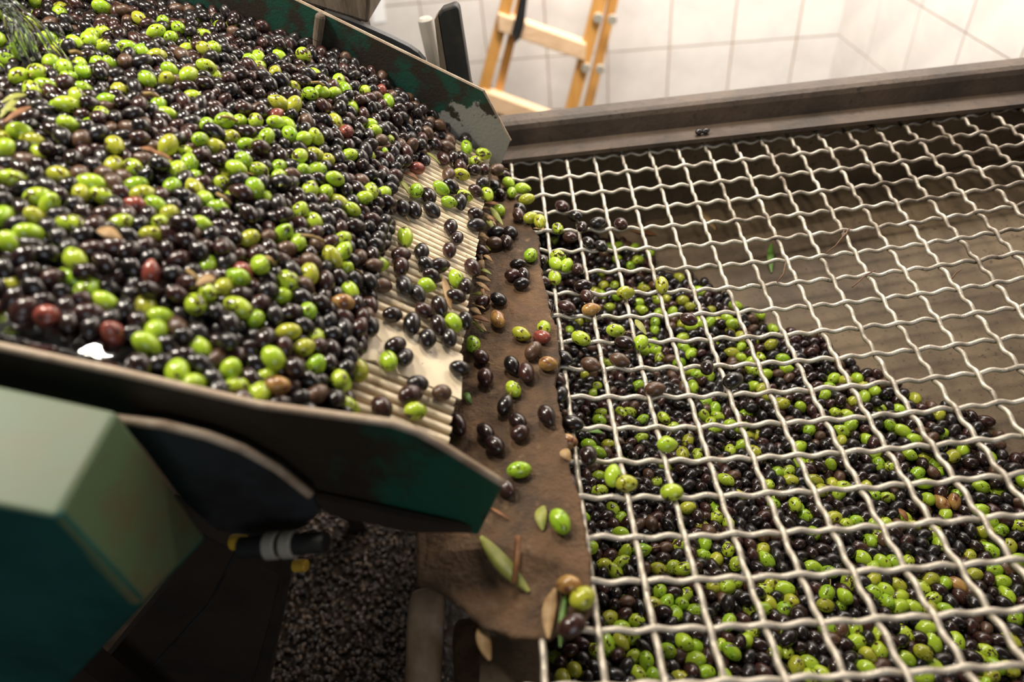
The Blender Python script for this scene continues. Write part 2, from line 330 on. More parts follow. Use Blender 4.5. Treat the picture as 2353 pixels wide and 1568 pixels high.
# ================================================================== wire grate
gr = thing('wire_grate', (8, -8, 0), 'sagging crimped-wire grate of bare steel covering the hopper', 'grate')
AMP, WR = 0.048, 0.061
def wire_row(r, c0, c1):
    c = np.arange(c0, c1 + 1e-6, 1 / 15.); ph = np.pi * 3 * c + (0 if r % 2 == 0 else np.pi)
    z = sag(c, r) + AMP * np.cos(ph); y = -r + 0.012 * np.sin(ph * 0.5 + r)
    return np.c_[c, y, z]
def wire_col(c, r0, r1):
    r = np.arange(r0, r1 + 1e-6, 1 / 15.); ph = np.pi * 3 * r + (np.pi if c % 2 == 0 else 0)
    z = sag(c, r) + AMP * np.cos(ph); x = c + 0.006 * np.sin(ph)
    return np.c_[x, -r, z]
for r in range(-1, 20):
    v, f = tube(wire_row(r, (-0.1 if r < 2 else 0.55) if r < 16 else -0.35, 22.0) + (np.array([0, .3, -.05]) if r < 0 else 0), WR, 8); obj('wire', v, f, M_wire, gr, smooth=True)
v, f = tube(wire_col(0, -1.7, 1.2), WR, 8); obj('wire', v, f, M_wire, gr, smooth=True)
for c in range(0, 22):
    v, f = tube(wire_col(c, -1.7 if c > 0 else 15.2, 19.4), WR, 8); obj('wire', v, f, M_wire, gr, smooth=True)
v, f = box((10.5, -19.6, 0.6), (12.5, 0, 0), (0, 0.3, 0), (0, 0, 0.5)); obj('front_rim', v, f, M_rail, hop)
v, f = box((22.6, -8.4, 0.9), (0.4, 0, 0), (0, 11.5, 0), (0, 0, 0.8)); obj('side_rim', v, f, M_rail, hop)

# ================================================================== sorting tray
VN, VF = -5.3, 8.0
tr = thing('sorting_tray', tray(5, 1.4, -3), 'sloping olive tray with worn green side plates and a slotted discharge end', 'sorting tray')
# screen bars: fine pitch on the far half, coarse on the near half
def bar(vc, hw, u0, u1, hh=0.055):
    uu = np.linspace(u0, u1, 5); V = []
    for u in uu:
        for dv, dn in ((-hw, -0.16), (-hw, -0.03), (-hw * .55, 0.0), (hw * .55, 0.0), (hw, -0.03), (hw, -0.16)):
            V.append(tray(u, vc + dv, dn))
    n = len(uu); k = 6
    Fc = [(i * k + j, i * k + (j + 1) % k, (i + 1) * k + (j + 1) % k, (i + 1) * k + j) for i in range(n - 1) for j in range(k)]
    Fc += [tuple(range(k - 1, -1, -1)), tuple((n - 1) * k + j for j in range(k))]
    return fix(V, Fc)
vb = []
v_ = VF - 0.25
while v_ > 1.0: vb.append((v_, 0.078)); v_ -= 0.212
v_ -= 0.03
while v_ > VN + 0.15: vb.append((v_, 0.080)); v_ -= 0.268
for vc, hw in vb:
    cover = -2.75 < vc < -1.55
    v, f = bar(vc, hw, 0.35 if cover else rng.uniform(-0.02, 0.03), 6.0); obj('bar', v, f, M_bar, tr, smooth=False)
# solid cover plate let into the near half (torn upstream edge)
cp = [tray(u, w, 0.035) for u, w in ((-0.12, -2.78), (-0.02, -1.50), (0.6, -1.42), (1.2, -1.46), (1.9, -1.50), (2.35, -1.48), (2.5, -1.72), (2.3, -1.95), (2.55, -2.2), (2.35, -2.45), (2.5, -2.62), (2.2, -2.80), (1.85, -2.66), (1.6, -2.80), (1.0, -2.74))]
v, f = prism(cp, -NT * 0.06); obj('cover_plate', v, f, M_bar, tr)
# cross straps under the bars, sub-deck that catches the fines, solid deck upstream
for u in (0.5, 3.0, 5.5):
    v, f = hexa([tray(u - .15, VN, -.2), tray(u + .15, VN, -.2), tray(u + .15, VF, -.2), tray(u - .15, VF, -.2)], [tray(u - .15, VN, -.45), tray(u + .15, VN, -.45), tray(u + .15, VF, -.45), tray(u - .15, VF, -.45)])
    obj('cross_strap', v, f, M_deck, tr)
v, f = hexa([tray(0.25, VN, -.75), tray(6.2, VN, -.75), tray(6.2, VF, -.75), tray(0.25, VF, -.75)], [tray(0.25, VN, -.9), tray(6.2, VN, -.9), tray(6.2, VF, -.9), tray(0.25, VF, -.9)])
obj('sub_deck', v, f, M_deck, tr)
uu = np.linspace(5.9, 16, 12); V = []
for u in uu:
    V += [tray(u, VN, 0), tray(u, VF, 0), tray(u, VF, -.2), tray(u, VN, -.2)]
Fc = [(i * 4 + j, i * 4 + (j + 1) % 4, (i + 1) * 4 + (j + 1) % 4, (i + 1) * 4 + j) for i in range(len(uu) - 1) for j in range(4)] + [(3, 2, 1, 0), tuple(len(V) - 4 + j for j in range(4))]
obj('deck', *fix(V, Fc), M_deck, tr)
# far side plate
far_out = [onp(x, y, E0 + VF * CV, CV) for x, y in ((640, -18), (735, 28), (920, 118), (1110, 210), (1172, 325), (1150, 380))]
far_out += [tray(0.3, VF, -0.6), tray(4, VF, -0.7), tray(8, VF, -0.7), tray(12, VF, -0.8), tray(16, VF, -0.9), tray(16, VF, 3.2), tray(12, VF, 2.6), tray(9.5, VF, 2.0)]
v, f = prism(far_out, CV * 0.10)
M_plate_far = None
gdir = unit(0.55 * DF - 0.84 * NT)
tmp = W(np.mean(far_out, 0)) - wloc(tr)
MATS.pop('green_paint_worn_to_steel')
q_mid = (W(tray(1.3, VF, 0.75)) - wloc(tr)) @ gdir
M_plate_far = material('green_paint_worn_to_steel_far', (0.010, 0.058, 0.038), (0.26, 0.25, 0.225), 34, 0.50, 0.54, rough=0.5, rough2=0.42, wear_last=True,
                       c3=(0.026, 0.020, 0.013), s3=26, lo3=0.44, hi3=0.54, bump=0.2, bscale=300, grad=(tuple(gdir), 7.0, -7.0 * float(q_mid) + 0.06))
fp_ = obj('side_plate', v, f, M_plate_far, tr); tag(fp_, 'worn green far side plate scraped to bare metal at its tip')
top = far_out[:5]; pl = [p + CV * 0.05 for p in top]
v, f = tube(np.array([p for a, b in zip(pl[:-1], pl[1:]) for p in np.linspace(a, b, 6)[:-1]] + [pl[-1]]), 0.055, 6); obj('plate_edge', v, f, M_steel_edge, fp_)
# clamp rod on the far plate
b0 = onp(722, 150, E0 + (VF - .16) * CV, CV); b1 = onp(737, 30, E0 + (VF - .16) * CV, CV)
v, f = tube([b0, b0 + (b1 - b0) * .5, b0 + (b1 - b0) * .52, b0 + (b1 - b0) * .93, b0 + (b1 - b0) * .97, b1], [.13, .13, .145, .145, .12, .07], 12)
obj('clamp_rod', v, f, M_woodpost, tr, smooth=False)
# near side plate
near_px = [(-60, 776), (0, 790), (280, 850), (600, 925), (820, 955), (900, 966), (960, 986), (1020, 1020), (1090, 1064), (1155, 1105), (1100, 1215), (1000, 1208), (950, 1196), (740, 1150), (600, 1100), (450, 1020), (280, 975), (0, 880), (-60, 860)]
near_out = [onp(x, y, E0 + VN * CV, CV) for x, y in near_px]
v, f = prism(near_out, -CV * 0.12)
q_n = float((W(tray(1.6, VN, -.8)) - wloc(tr)) @ DF)
M_plate_near = material('green_paint_dirty_near', (0.030, 0.022, 0.014), (0.010, 0.070, 0.042), 16, 0.46, 0.60, rough=0.45, c3=(0.024, 0.018, 0.012), s3=22, lo3=0.54, hi3=0.66, bump=0.25, bscale=160, grad=(tuple(DF), 3.5, -3.5 * q_n + 0.03))
np_ = obj('side_plate', v, f, M_plate_near, tr); tag(np_, 'green near side plate with a bare scraped top edge')
el = [p - CV * 0.06 for p in near_out[:10]]
v, f = tube(np.array([p for a, b in zip(el[:-1], el[1:]) for p in np.linspace(a, b, 5)[:-1]] + [el[-1]]), 0.075, 8); obj('plate_edge', v, f, M_steel_edge, np_, smooth=True)
# brown stiffener along the bottom of the near plate
bt = [onp(x, y, E0 + (VN - .2) * CV, CV) for x, y in ((720, 1130), (950, 1178), (1050, 1200), (1085, 1212), (950, 1212), (760, 1172))]
v, f = prism(bt, -CV * 0.12); obj('stiffener', v, f, M_darkbrown, np_)
# curved brackets outside both plates
vb_ = E0 + (VN - 0.40) * CV
arc = [(270, 962), (380, 975), (480, 1000), (560, 1030), (640, 1075), (715, 1135)]
arc3 = [onp(x, y, vb_, CV) for x, y in arc]
low = [onp(x, y, vb_, CV) for x, y in ((735, 1180), (690, 1215), (600, 1235), (500, 1220), (420, 1150), (330, 1030))]
v, f = prism(arc3 + low, CV * 0.14); bk = obj('curved_bracket', v, f, M_gunmetal, tr)
pth = np.array([p for a, b in zip(arc3[:-1], arc3[1:]) for p in np.linspace(a, b, 6)[:-1]] + [arc3[-1]]); v, f = tube(pth - CV * .04 + ZUP * .03, 0.085, 8); obj('bracket_edge', v, f, M_steel_edge, bk, smooth=True)
fa = [onp(x, y, E0 + (VF + .5) * CV, CV) for x, y in ((742, 28), (800, 46), (850, 66), (900, 88), (940, 108), (960, 122), (976, 140), (975, 200), (740, 120))]
v, f = prism(fa, CV * 0.25); obj('curved_bracket', v, f, M_gunmetal, tr)
# feed wall at the top of the tray
v, f = hexa([tray(13.6, VN, 0), tray(13.6, VF, 0), tray(13.8, VF, 0), tray(13.8, VN, 0)], [tray(13.6, VN, 3), tray(13.6, VF, 3), tray(13.8, VF, 3), tray(13.8, VN, 3)])
obj('feed_wall', v, f, M_deck, tr)
# frame legs carrying the tray
for lu, lv in ((11, VN - .6), (11, VF + .4), (3.5, VF + .6)):
    p = tray(lu, lv, -0.6); v, f = box((p[0], p[1], (p[2] + FZ) / 2), (.45, 0, 0), (0, .35, 0), (0, 0, (p[2] - FZ) / 2)); obj('leg', v, f, M_darkbrown, tr)

# green gearbox housing beside the near plate
vp = E0 + (VN - 0.95) * CV
Ah = onp(270, 945, vp, CV); Bh = onp(130, 1190, Ah, HT); B2 = onp(325, 1395, Ah, HT); A2 = onp(475, 1235, Ah, HT)
Lt = (onp(0, 1165, Bh, CV) - Bh) * 4.0; Lb = (onp(160, 1568, B2, CV) - B2) * 2.2
hs = thing('gear_housing', (A2 + B2) / 2, 'pale green and teal enamelled metal housing hanging under the tray edge', 'housing')
def quad_plate(name, q, th, M):
    q = [np.asarray(p) for p in q]; n = unit(np.cross(q[1] - q[0], q[2] - q[0])); c = np.mean([Ah, Bh, A2, B2, Ah + Lt, Bh + Lt], 0)
    n = n if (np.mean(q, 0) - c) @ n > 0 else -n
    v, f = prism(q, -n * th); return bevel(obj(name, v, f, M, hs), 0.003, 3)
quad_plate('top_face', [Ah, Bh, Bh + Lt, Ah + Lt], .2, M_mint)
quad_plate('side_face', [Ah, Bh, B2, A2], .2, M_moss)
quad_plate('front_face', [Bh, B2, B2 + Lb, Bh + Lt], .2, M_teal)
quad_plate('bottom_face', [A2, B2, B2 + Lb, A2 + Lb], .2, M_teal)

# dark leg beam below
vl = E0 + (VN + 0.6) * CV
bm_ = [onp(x, y, vl, CV) for x, y in ((380, 1180), (640, 1320), (628, 1390), (560, 1640), (120, 1660), (210, 1560), (400, 1330))]
bo = thing('support_beam', (bm_[4] + bm_[3]) / 2, 'dark brown painted steel support beam under the tray', 'beam')
v, f = prism(bm_, CV * 0.5); obj('web', v, f, M_darkbrown, bo)
ln = [onp(x, y, vl - .02 * CV, CV) for x, y in ((545, 1265), (480, 1390), (380, 1500), (320, 1570))]
v, f = tube(ln, 0.035, 6); obj('weld_seam', v, f, M_gunmetal, bo)
v, f = prism([onp(x, y, vl + .55 * CV, CV) for x, y in ((640, 1325), (655, 1345), (600, 1640), (560, 1640))], CV * 1.1); obj('flange', v, f, M_darkbrown, bo)

# spindle with two bright collars
sp0 = onp(600, 1256, E0 + (VN - .9) * CV, CV)
sp = thing('spindle', sp0 - ZUP * .4, 'short dark spindle with two bright metal collars under the curved bracket', 'spindle')
def disc(c, ax, r, h): return tube([c - ax * h / 2, c - ax * h * .4, c + ax * h * .4, c + ax * h / 2], [r * .9, r, r, r * .9], 20)
s_e = onp(690, 1250, E0 + (VN - .9) * CV, CV); axd = unit(s_e - sp0); ln_ = np.linalg.norm(s_e - sp0)
v, f = tube([sp0 - axd * .4, s_e + axd * .5], .2, 16); obj('shaft', v, f, M_black, sp, smooth=False)
for t in (.30, .72): v, f = disc(sp0 + axd * ln_ * t, axd, .25, .24); obj('collar', v, f, M_metal, sp)
for x, y, r in ((548, 1246, .16), (690, 1300, .13)):
    c = onp(x, y, E0 + (VN - .1) * CV, CV); v, f = disc(c, axd, r, .3); obj('cap', v, f, M_yellow, sp)

# ================================================================== behind the tray
def upright(name, pts, v_off, depth, M, label, cat, M2=None):
    P = [onp(x, y, E0 + v_off * CV, CV) for x, y in pts]; v, f = prism(P, CV * depth)
    o = obj(name, v, f, M); bevel(o, 0.004, 3); tag(o, label, cat); return o
bp0 = E0 + 9.4 * CV
fb = [onp(x, y, bp0, CV) for x, y in ((1006, 34), (1016, 22), (1046, 12), (1054, 20), (1083, 205), (1033, 205))]
fb2 = []
blk = thing('black_guard_post', fb[-1] - ZUP * 1, 'upright black steel guard post behind the far tray plate', 'post')
v, f = prism(fb + [], CV * .5); bevel(obj('post_face', v, f, M_black, blk), .004)
sd = [onp(x, y, bp0, CV) for x, y in ((998, 46), (1006, 34), (1033, 205), (1017, 205))]  # lit left side of the black post, its light painted in as paler grey
v, f = prism(sd, CV * .5); obj('post_lit_side', v, f, M_woodpost, blk)
for o_ in (blk,):
    p0 = onp(1018, 200, bp0, CV); p1 = onp(1083, 200, bp0, CV); v, f = hexa([p0, p1, p1 + CV * .5, p0 + CV * .5], [np.array([q[0], q[1], FZ]) for q in (p0, p1, p1 + CV * .5, p0 + CV * .5)]); obj('post_foot', v, f, M_black, blk)
pc = E0 + 14 * CV; a0 = onp(976, 40, pc, CV); a1 = onp(1003, 165, pc, CV)
v, f = tube([np.array([a1[0] + (a1[0] - a0[0]) / (a1[2] - a0[2]) * (FZ - a1[2]) * 0.2, a1[1], FZ]), a1, a0 - (a0 - a1) * .04, a0], [.28, .28, .28, .2], 14)
tag(obj('steel_pole', v, f, material('pale_grey_pole', (0.42, 0.38, 0.33), rough=0.5)), 'thin pale grey metal pole beside the black guard post', 'pole')
bq = E0 + 9.0 * CV
q1 = [onp(x, y, bq, CV) for x, y in ((560, -60), (852, -60), (846, 56), (700, 10))]
cb_ = np.mean(q1, 0) + CV * 1.4
wb = thing('timber_block', (cb_[0], cb_[1], FZ), 'weathered grey-brown block on a stand behind the tray rim', 'block')
v, f = prism(q1, CV * 2.4); bevel(obj('block', v, f, M_woodpost, wb), .004)
v, f = box((cb_[0], cb_[1], (cb_[2] + FZ) / 2), (.7, 0, 0), (0, .7, 0), (0, 0, (cb_[2] - FZ) / 2)); obj('stand', v, f, M_darkbrown, wb)

# ladder leaning by the back wall
LDP = WB0 - CB * 9.0
def lp(x, y): return onp(x, y, LDP, CB)
lad = thing('wooden_ladder', np.array([*(lp(1250, 500)[:2]), FZ]), 'varnished wooden stepladder standing in front of the tiled wall', 'ladder')
def stile(xa, ya, xb, yb, wpx, off):
    a = lp(xa, ya); b = lp(xb, yb); d = (b - a); a = a - d * 1.2; b = b + d * ((FZ - b[2]) / d[2])
    wv = (lp(xa + wpx, ya + wpx * .0) - lp(xa, ya)); 
    v, f = hexa([a + CB * off, a + wv + CB * off, a + wv + CB * (off + .9), a + CB * (off + .9)], [b + CB * off, b + wv + CB * off, b + wv + CB * (off + .9), b + CB * (off + .9)])
    return bevel(obj('stile', v, f, M_wood, lad), .003)
stile(1151, 0, 1098, 205, 30, 0); stile(1188, -5, 1137, 205, 22, .8)
stile(1363, 0, 1296, 262, 32, 0); stile(1400, 0, 1340, 258, 24, .8)
for (xa, ya, xb, yb, hw) in ((1145, 52, 1345, 122, 24), (1108, 228, 1300, 298, 24), (1185, -130, 1385, -60, 24)):
    a, b = lp(xa, ya), lp(xb, yb); up = lp(xa, ya + hw) - a
    v, f = hexa([a - up - CB * .35, b - up - CB * .35, b - up + CB * .9, a - up + CB * .9], [a + up * .7 - CB * .35, b + up * .7 - CB * .35, b + up * .7 + CB * .9, a + up * .7 + CB * .9])
    # rungs are level timbers
    bevel(obj('rung', v, f, M_rung, lad), .004)
hp = [lp(x, y) - CB * .5 for x, y in ((1196, -20), (1214, -20), (1206, 50), (1196, 82), (1186, 92), (1176, 70), (1184, 40))]
v, f = prism(hp, -CB * .25); obj('hinge_strap', v, f, M_black, lad)
for x, y in ((1374, 40), (1407, 44), (1346, 155), (1379, 158)):
    c = lp(x, y) - CB * .1; v, f = disc(c, CB, .42, .3); obj('screw_plate', v, f, M_metal, lad)
# dark skirting at the foot of the wall and paper notice
s0 = WB0 + HB * (-60); v, f = hexa([s0 - CB * .3, s0 + HB * 88 - CB * .3, s0 + HB * 88 + CB * .02, s0 + CB * .02], [s0 - CB * .3 + ZUP * .5, s0 + HB * 88 - CB * .3 + ZUP * .5, s0 + HB * 88 + CB * .02 + ZUP * .5, s0 + CB * .02 + ZUP * .5])
tag(obj('baseboard_back', v, f, M_darkbrown), kind='structure')
pn = [onp(x, y, WB0 - CB * .12, CB) for x, y in ((850, -40), (878, -40), (886, 50), (858, 54))]
v, f = prism(pn, CB * .04); tag(obj('paper_notice', v, f, M_paper), 'blank white sheet of paper fixed to the tiled wall', 'paper')

# ================================================================== olives
def olive_mesh(seg, rings, tip, bend, name):
    V = [(0, 0, 1)]
    for i in range(1, rings):
        t = math.pi * i / rings; z = math.cos(t); r = math.sin(t) * (1 + 0.0 * z)
        r *= 1 - tip * max(0, z) ** 2 * 0.35; zz = z * (1 + tip * 0.10 * max(0, z) ** 3)
        for j in range(seg):
            a = 2 * math.pi * j / seg; V.append((r * math.cos(a) + bend * (1 - z * z), r * math.sin(a), zz))
    V.append((0, 0, -1)); n = len(V) - 1; Fc = [(0, 1 + j, 1 + (j + 1) % seg) for j in range(seg)]
    for i in range(rings - 2):
        for j in range(seg): Fc.append((1 + i * seg + j, 1 + (i + 1) * seg + j, 1 + (i + 1) * seg + (j + 1) % seg, 1 + i * seg + (j + 1) % seg))
    Fc += [(n, 1 + (rings - 2) * seg + (j + 1) % seg, 1 + (rings - 2) * seg + j) for j in range(seg)]
    return np.array(V, float), Fc
SHAPES = [olive_mesh(16, 11, 0.3, 0.0, 'a'), olive_mesh(16, 11, 0.9, 0.03, 'b'), olive_mesh(16, 11, 0.0, 0.06, 'c')]
SHAPES_LO = [olive_mesh(10, 7, 0.3, 0.0, 'a'), olive_mesh(10, 7, 0.9, 0.03, 'b'), olive_mesh(10, 7, 0.0, 0.06, 'c')]
OMESH = {}
def omesh(shape, kind, k):
    key = (shape, kind, k)
    if key not in OMESH:
        me = bpy.data.meshes.new('olive'); v, f = SHAPES[shape]; me.from_pydata(v.tolist(), [], f)
        me.materials.append(OM[kind][k]); me.polygons.foreach_set('use_smooth', [True] * len(f)); me.update(); OMESH[key] = me
    return OMESH[key]
sv, sf = tube([(0, 0, 0.9), (0.05, 0.0, 1.2), (0.16, 0.05, 1.5), (0.34, 0.10, 1.8)], [.10, .07, .06, .07], 6)
STEM = bpy.data.meshes.new('stem'); STEM.from_pydata(sv.tolist(), [], sf); STEM.materials.append(M_stem); STEM.update()
NAME = {'g': 'green_olive', 'y': 'green_olive', 'd': 'dark_olive', 'p': 'dark_olive', 'b': 'brown_olive', 't': 'tan_olive', 'r': 'red_olive'}
WORD = {'g': 'green olive', 'y': 'green olive', 'd': 'dark purple-black olive', 'p': 'dark purple-black olive', 'b': 'reddish-brown olive', 't': 'tan half-ripe olive', 'r': 'pinkish-red olive'}
def quat_axis(ax, spin):
    return Vector((0, 0, 1)).rotation_difference(Vector(ax)) @ Quaternion((0, 0, 1), spin)
def rand_sizes(n): return rng.uniform(0.158, 0.194, n), rng.uniform(1.18, 1.48, n)      # half width (cells), length ratio
def add_olive(P, ax, kind, hw, ratio, where, stem=False):
    k = int(rng.integers(len(OM[kind]))); s = int(rng.integers(3))
    o = bpy.data.objects.new(NAME[kind], omesh(s, kind, k)); COL.objects.link(o)
    o.location = W(P); o.rotation_mode = 'QUATERNION'; o.rotation_quaternion = quat_axis(ax, rng.uniform(0, 6.28))
    o.scale = (hw * S, hw * S * rng.uniform(.94, 1.0), hw * ratio * S)
    NSING[fam_of(kind)] += 1; lb_ = LOOK[(kind, k)] + (' with a stalk ' if stem else ' ') + where; tag(o, lb_, 'olive', lb_.replace('olive', 'olives', 1))
    if stem:
        st = bpy.data.objects.new('stem', STEM); COL.objects.link(st); st.parent = o
    return o
def pack(P, base_fn, r, up, iters=56, clamp=None):
    """settle spheres (columns a, b, h) onto h = base_fn(a, b)"""
    P = P.copy(); n = len(P); pairs = None
    for it in range(iters):
        if it % 6 == 0:
            order = []
            I = []; J = []
            for s in range(0, n, 600):
                d2 = ((P[s:s + 600, None, :] - P[None]) ** 2).sum(-1); a, b = np.where(d2 < (2.7 * r) ** 2); a = a + s; k = a < b; I.append(a[k]); J.append(b[k])
            I = np.concatenate(I); J = np.concatenate(J)
        P[:, 2] -= 0.035
        for _ in range(2):
            d = P[I] - P[J]; L = np.linalg.norm(d, axis=1) + 1e-9; ov = np.maximum(0, 2 * r - L) * 0.5
            mv = d / L[:, None] * ov[:, None] * 0.7
            np.add.at(P, I, mv); np.add.at(P, J, -mv)
            fl = base_fn(P[:, 0], P[:, 1]) + r; P[:, 2] = np.maximum(P[:, 2], fl)
            if clamp is not None: clamp(P)
    return P
def visible(Pw, rad, sc=4):
    """pixel counts and id picture of spheres seen from the photograph's side (for ranking only)"""
    w, h = 2353 // sc + 1, 1568 // sc + 1
    q = proj(Pw); order = np.argsort(-q[:, 2]); ids = np.full((h, w), -1, int)
    for i in order:
        x, y, z = q[i]; R_ = F_PX * rad / z / sc; x /= sc; y /= sc
        if x < -R_ or y < -R_ or x > w + R_ or y > h + R_: continue
        x0, x1 = max(0, int(x - R_)), min(w, int(x + R_) + 2); y0, y1 = max(0, int(y - R_)), min(h, int(y + R_) + 2)
        if x1 <= x0 or y1 <= y0: continue
        yy, xx = np.mgrid[y0:y1, x0:x1]; mk = (xx - x) ** 2 + (yy - y) ** 2 <= R_ * R_; ids[y0:y1, x0:x1][mk] = i
    cnt = np.bincount(ids[ids >= 0], minlength=len(Pw)); return cnt, ids
def crop(lst, ox, oy, sc): return [(ox + q[0] / sc, oy + q[1] / sc) for q in lst]
G_TRAY = crop([(265,40),(410,40),(370,95),(700,75),(75,80),(215,190),(880,140),(975,185),(1080,140),(35,265),(395,275),(490,240),(580,210),(650,190),(575,260),(705,265),(325,255),(250,320),(370,335),(165,360),(55,360),(830,280),(935,315),(980,365),(1205,295),(1340,320),(1410,335),(1315,235),(1160,215),(1080,220),(480,395),(650,380),(745,415),(375,395),(1620,380),(1705,405),(1680,365),(1775,445),(1815,365),(1925,365),(945,460),(1050,450),(1125,505),(950,510),(1035,525),(1265,480),(1370,495),(1360,430),(240,460),(140,490),(580,460),(550,535),(335,510),(430,440),(480,480),(815,560),(355,655),(505,630),(440,715),(660,650),(695,715),(190,610),(1070,655),(1280,605),(1115,755),(1335,790),(1480,755),(1500,830),(1590,770),(1670,740),(1710,855),(1840,880),(1880,790),(1800,770),(1925,550),(1950,600),(2000,640),(2060,590),(2150,615),(2165,510),(2210,550),(1790,640),(1860,660),(1090,935),(1050,1000),(1210,955),(1270,1040),(1300,915),(1400,920),(1570,900),(1640,910),(1190,1010),(1510,1045),(1535,990),(1935,900),(1965,840),(2060,890),(2000,975),(2090,990),(1905,1030),(1795,1035),(2050,1080),(2020,1130),(1840,1085),(1750,1120),(1655,1115),(1435,1105),(1435,1190),(1130,1115),(1260,1135),(1310,1220),(900,1165),(970,1220),(1090,1195),(880,1090),(755,1085),(110,800),(240,870),(455,825),(755,975),(255,1000),(30,980),(25,890),(425,1130),(505,1225),(625,1195),(215,1250),(85,1190),(360,1290),(610,1290),(230,1370),(1010,1300),(1060,1385),(935,1460),(1060,1475),(1250,1430),(710,1440),(180,1460),(465,1510),(40,1410),(90,1560),(2000,1230),(2100,1240),(2190,1270),(2130,1160),(1740,1290),(1530,1300),(1420,1290),(1360,1310),(1690,1230),(1920,1380),(2035,1400),(1585,1480),(1820,1490),(2210,1500),(2170,770)], 0, 0, 2.8)
G_TRAY += crop([(95,495),(525,505),(450,700),(610,725),(700,820),(130,735),(1335,580),(1380,540),(1340,600),(1355,705),(1435,760),(1600,700),(1560,805),(1670,570),(1610,890),(1325,845),(1015,950),(990,860),(1090,930),(1030,1075),(1285,1085),(1680,980),(1920,1000),(2050,1030),(1965,1120),(1830,1190),(1695,1250),(2035,1230),(1150,1240),(1275,1300),(1470,1280),(1555,1355),(1690,1360),(2170,1350),(1910,700),(1845,800),(1955,845),(2020,615),(1970,490),(1820,390),(2200,520),(30,1030),(600,1190)], 0, 400, 2.8)
G_TRAY += crop([(825,710),(745,855),(590,920),(895,955),(1035,775),(435,540),(1005,1040),(975,1130),(715,1180),(880,1210),(495,1195),(635,660)], 600, 0, 3.361)
G_TRAY += crop([(350,40),(460,105),(170,235),(330,260),(430,190),(25,460),(90,565),(170,630),(250,540),(340,560),(400,500),(130,850),(70,910),(120,990),(150,1110),(40,1060),(155,1270)], 760, 280, 3.267)
R_TRAY = crop([(985,680),(260,890),(890,240),(740,970),(1565,600)], 0, 400, 2.8) + crop([(1760,725)], 0, 0, 2.8) + crop([(700,990),(930,680)], 600, 0, 3.361)
T_TRAY = crop([(990,640),(1605,960)], 0, 0, 2.8) + crop([(1820,1400)], 0, 400, 2.8) + [(775, 690)]
G_HOP = crop([(310,640),(870,655),(1000,650),(780,660),(890,780),(995,835),(1280,800),(1340,800),(1450,910),(1200,720),(1040,780),(700,915),(680,1020),(760,1000),(840,1020),(1070,1005),(1140,1010),(720,1100),(600,1330),(560,1340),(440,1380),(850,1080),(1190,1130),(1280,1140),(1430,1100),(1090,1250),(1020,1200),(1080,1180),(1340,1240),(1390,1245),(1460,1180),(1530,1230),(1230,1250),(1170,1330),(1230,1410),(1430,1370),(1530,1410),(1600,1340),(1690,1320),(1750,1320),(1830,1330),(1740,1220),(1980,1190),(1930,1150),(1870,1410),(1940,1350),(2110,1250),(2260,1350),(2140,1530),(1950,1545),(1990,1460),(1450,1470),(1200,1510),(1500,1550),(2230,1510),(2130,1210),(1600,1020),(810,1210)], 1200, 400, 3.92)
G_HOP += crop([(340,265),(475,340),(480,410),(570,150),(860,40),(1060,90),(1000,20),(850,350),(1220,110),(1310,70),(1300,10),(1360,315),(1480,290),(1400,230),(1300,240),(1270,300),(1730,60),(1810,90),(1800,20),(1870,120),(2010,190),(1900,240),(1910,330),(1990,80),(2240,200),(1950,370),(2110,100),(1410,590),(1460,510),(1535,560),(1620,590),(1590,690),(1640,680),(1810,610),(1910,610),(1820,680),(2180,480),(2000,470),(2310,530),(1470,650),(1110,620),(930,620),(730,600),(780,550),(470,610),(480,700),(930,810),(1090,790),(1180,740),(1300,800),(1250,920),(1370,945),(1690,900),(1770,885),(1870,780),(1950,770),(1920,890),(570,870),(470,950),(370,880),(480,1150),(500,1270),(1070,1180),(1700,1190),(2015,1210),(2115,1070),(2210,1080),(2230,1220),(2320,880),(710,1480),(640,1430),(410,1500),(1600,1510),(2300,1480),(1790,1350),(2060,1340),(1330,1400),(1150,1080),(2320,1010),(1550,1470),(2080,1410)], 1250, 800, 3.92)
G_HOP += crop([(590,320),(650,275),(870,260),(935,300),(990,380),(780,300),(530,430),(600,440),(640,550),(760,570),(1075,575),(880,440),(840,470),(1190,530),(1270,520),(1400,480),(1550,570),(1130,660),(1145,740),(1260,730),(1300,710),(1335,820),(810,680),(730,750),(910,800),(690,800),(205,480),(345,530),(1635,780),(1450,980),(1540,1000),(1750,1010),(1830,950),(1600,1070),(1060,970),(1060,1060),(1290,980),(580,1110),(590,1050),(150,1070),(390,1030),(480,1240),(540,1235),(650,1230),(740,1225),(980,1225),(360,890),(450,760),(1150,1130),(1160,1310),(1600,1160),(1720,1290),(1520,1360),(1410,1400),(1420,1160),(1430,1260),(1930,1270),(2170,1290),(1910,1420),(2320,1190),(2080,980),(640,1330),(340,1470),(110,1400),(710,1510),(770,1540),(1690,1520),(1080,1540),(990,1340),(1340,1545),(460,1150)], 1753, 800, 3.92)
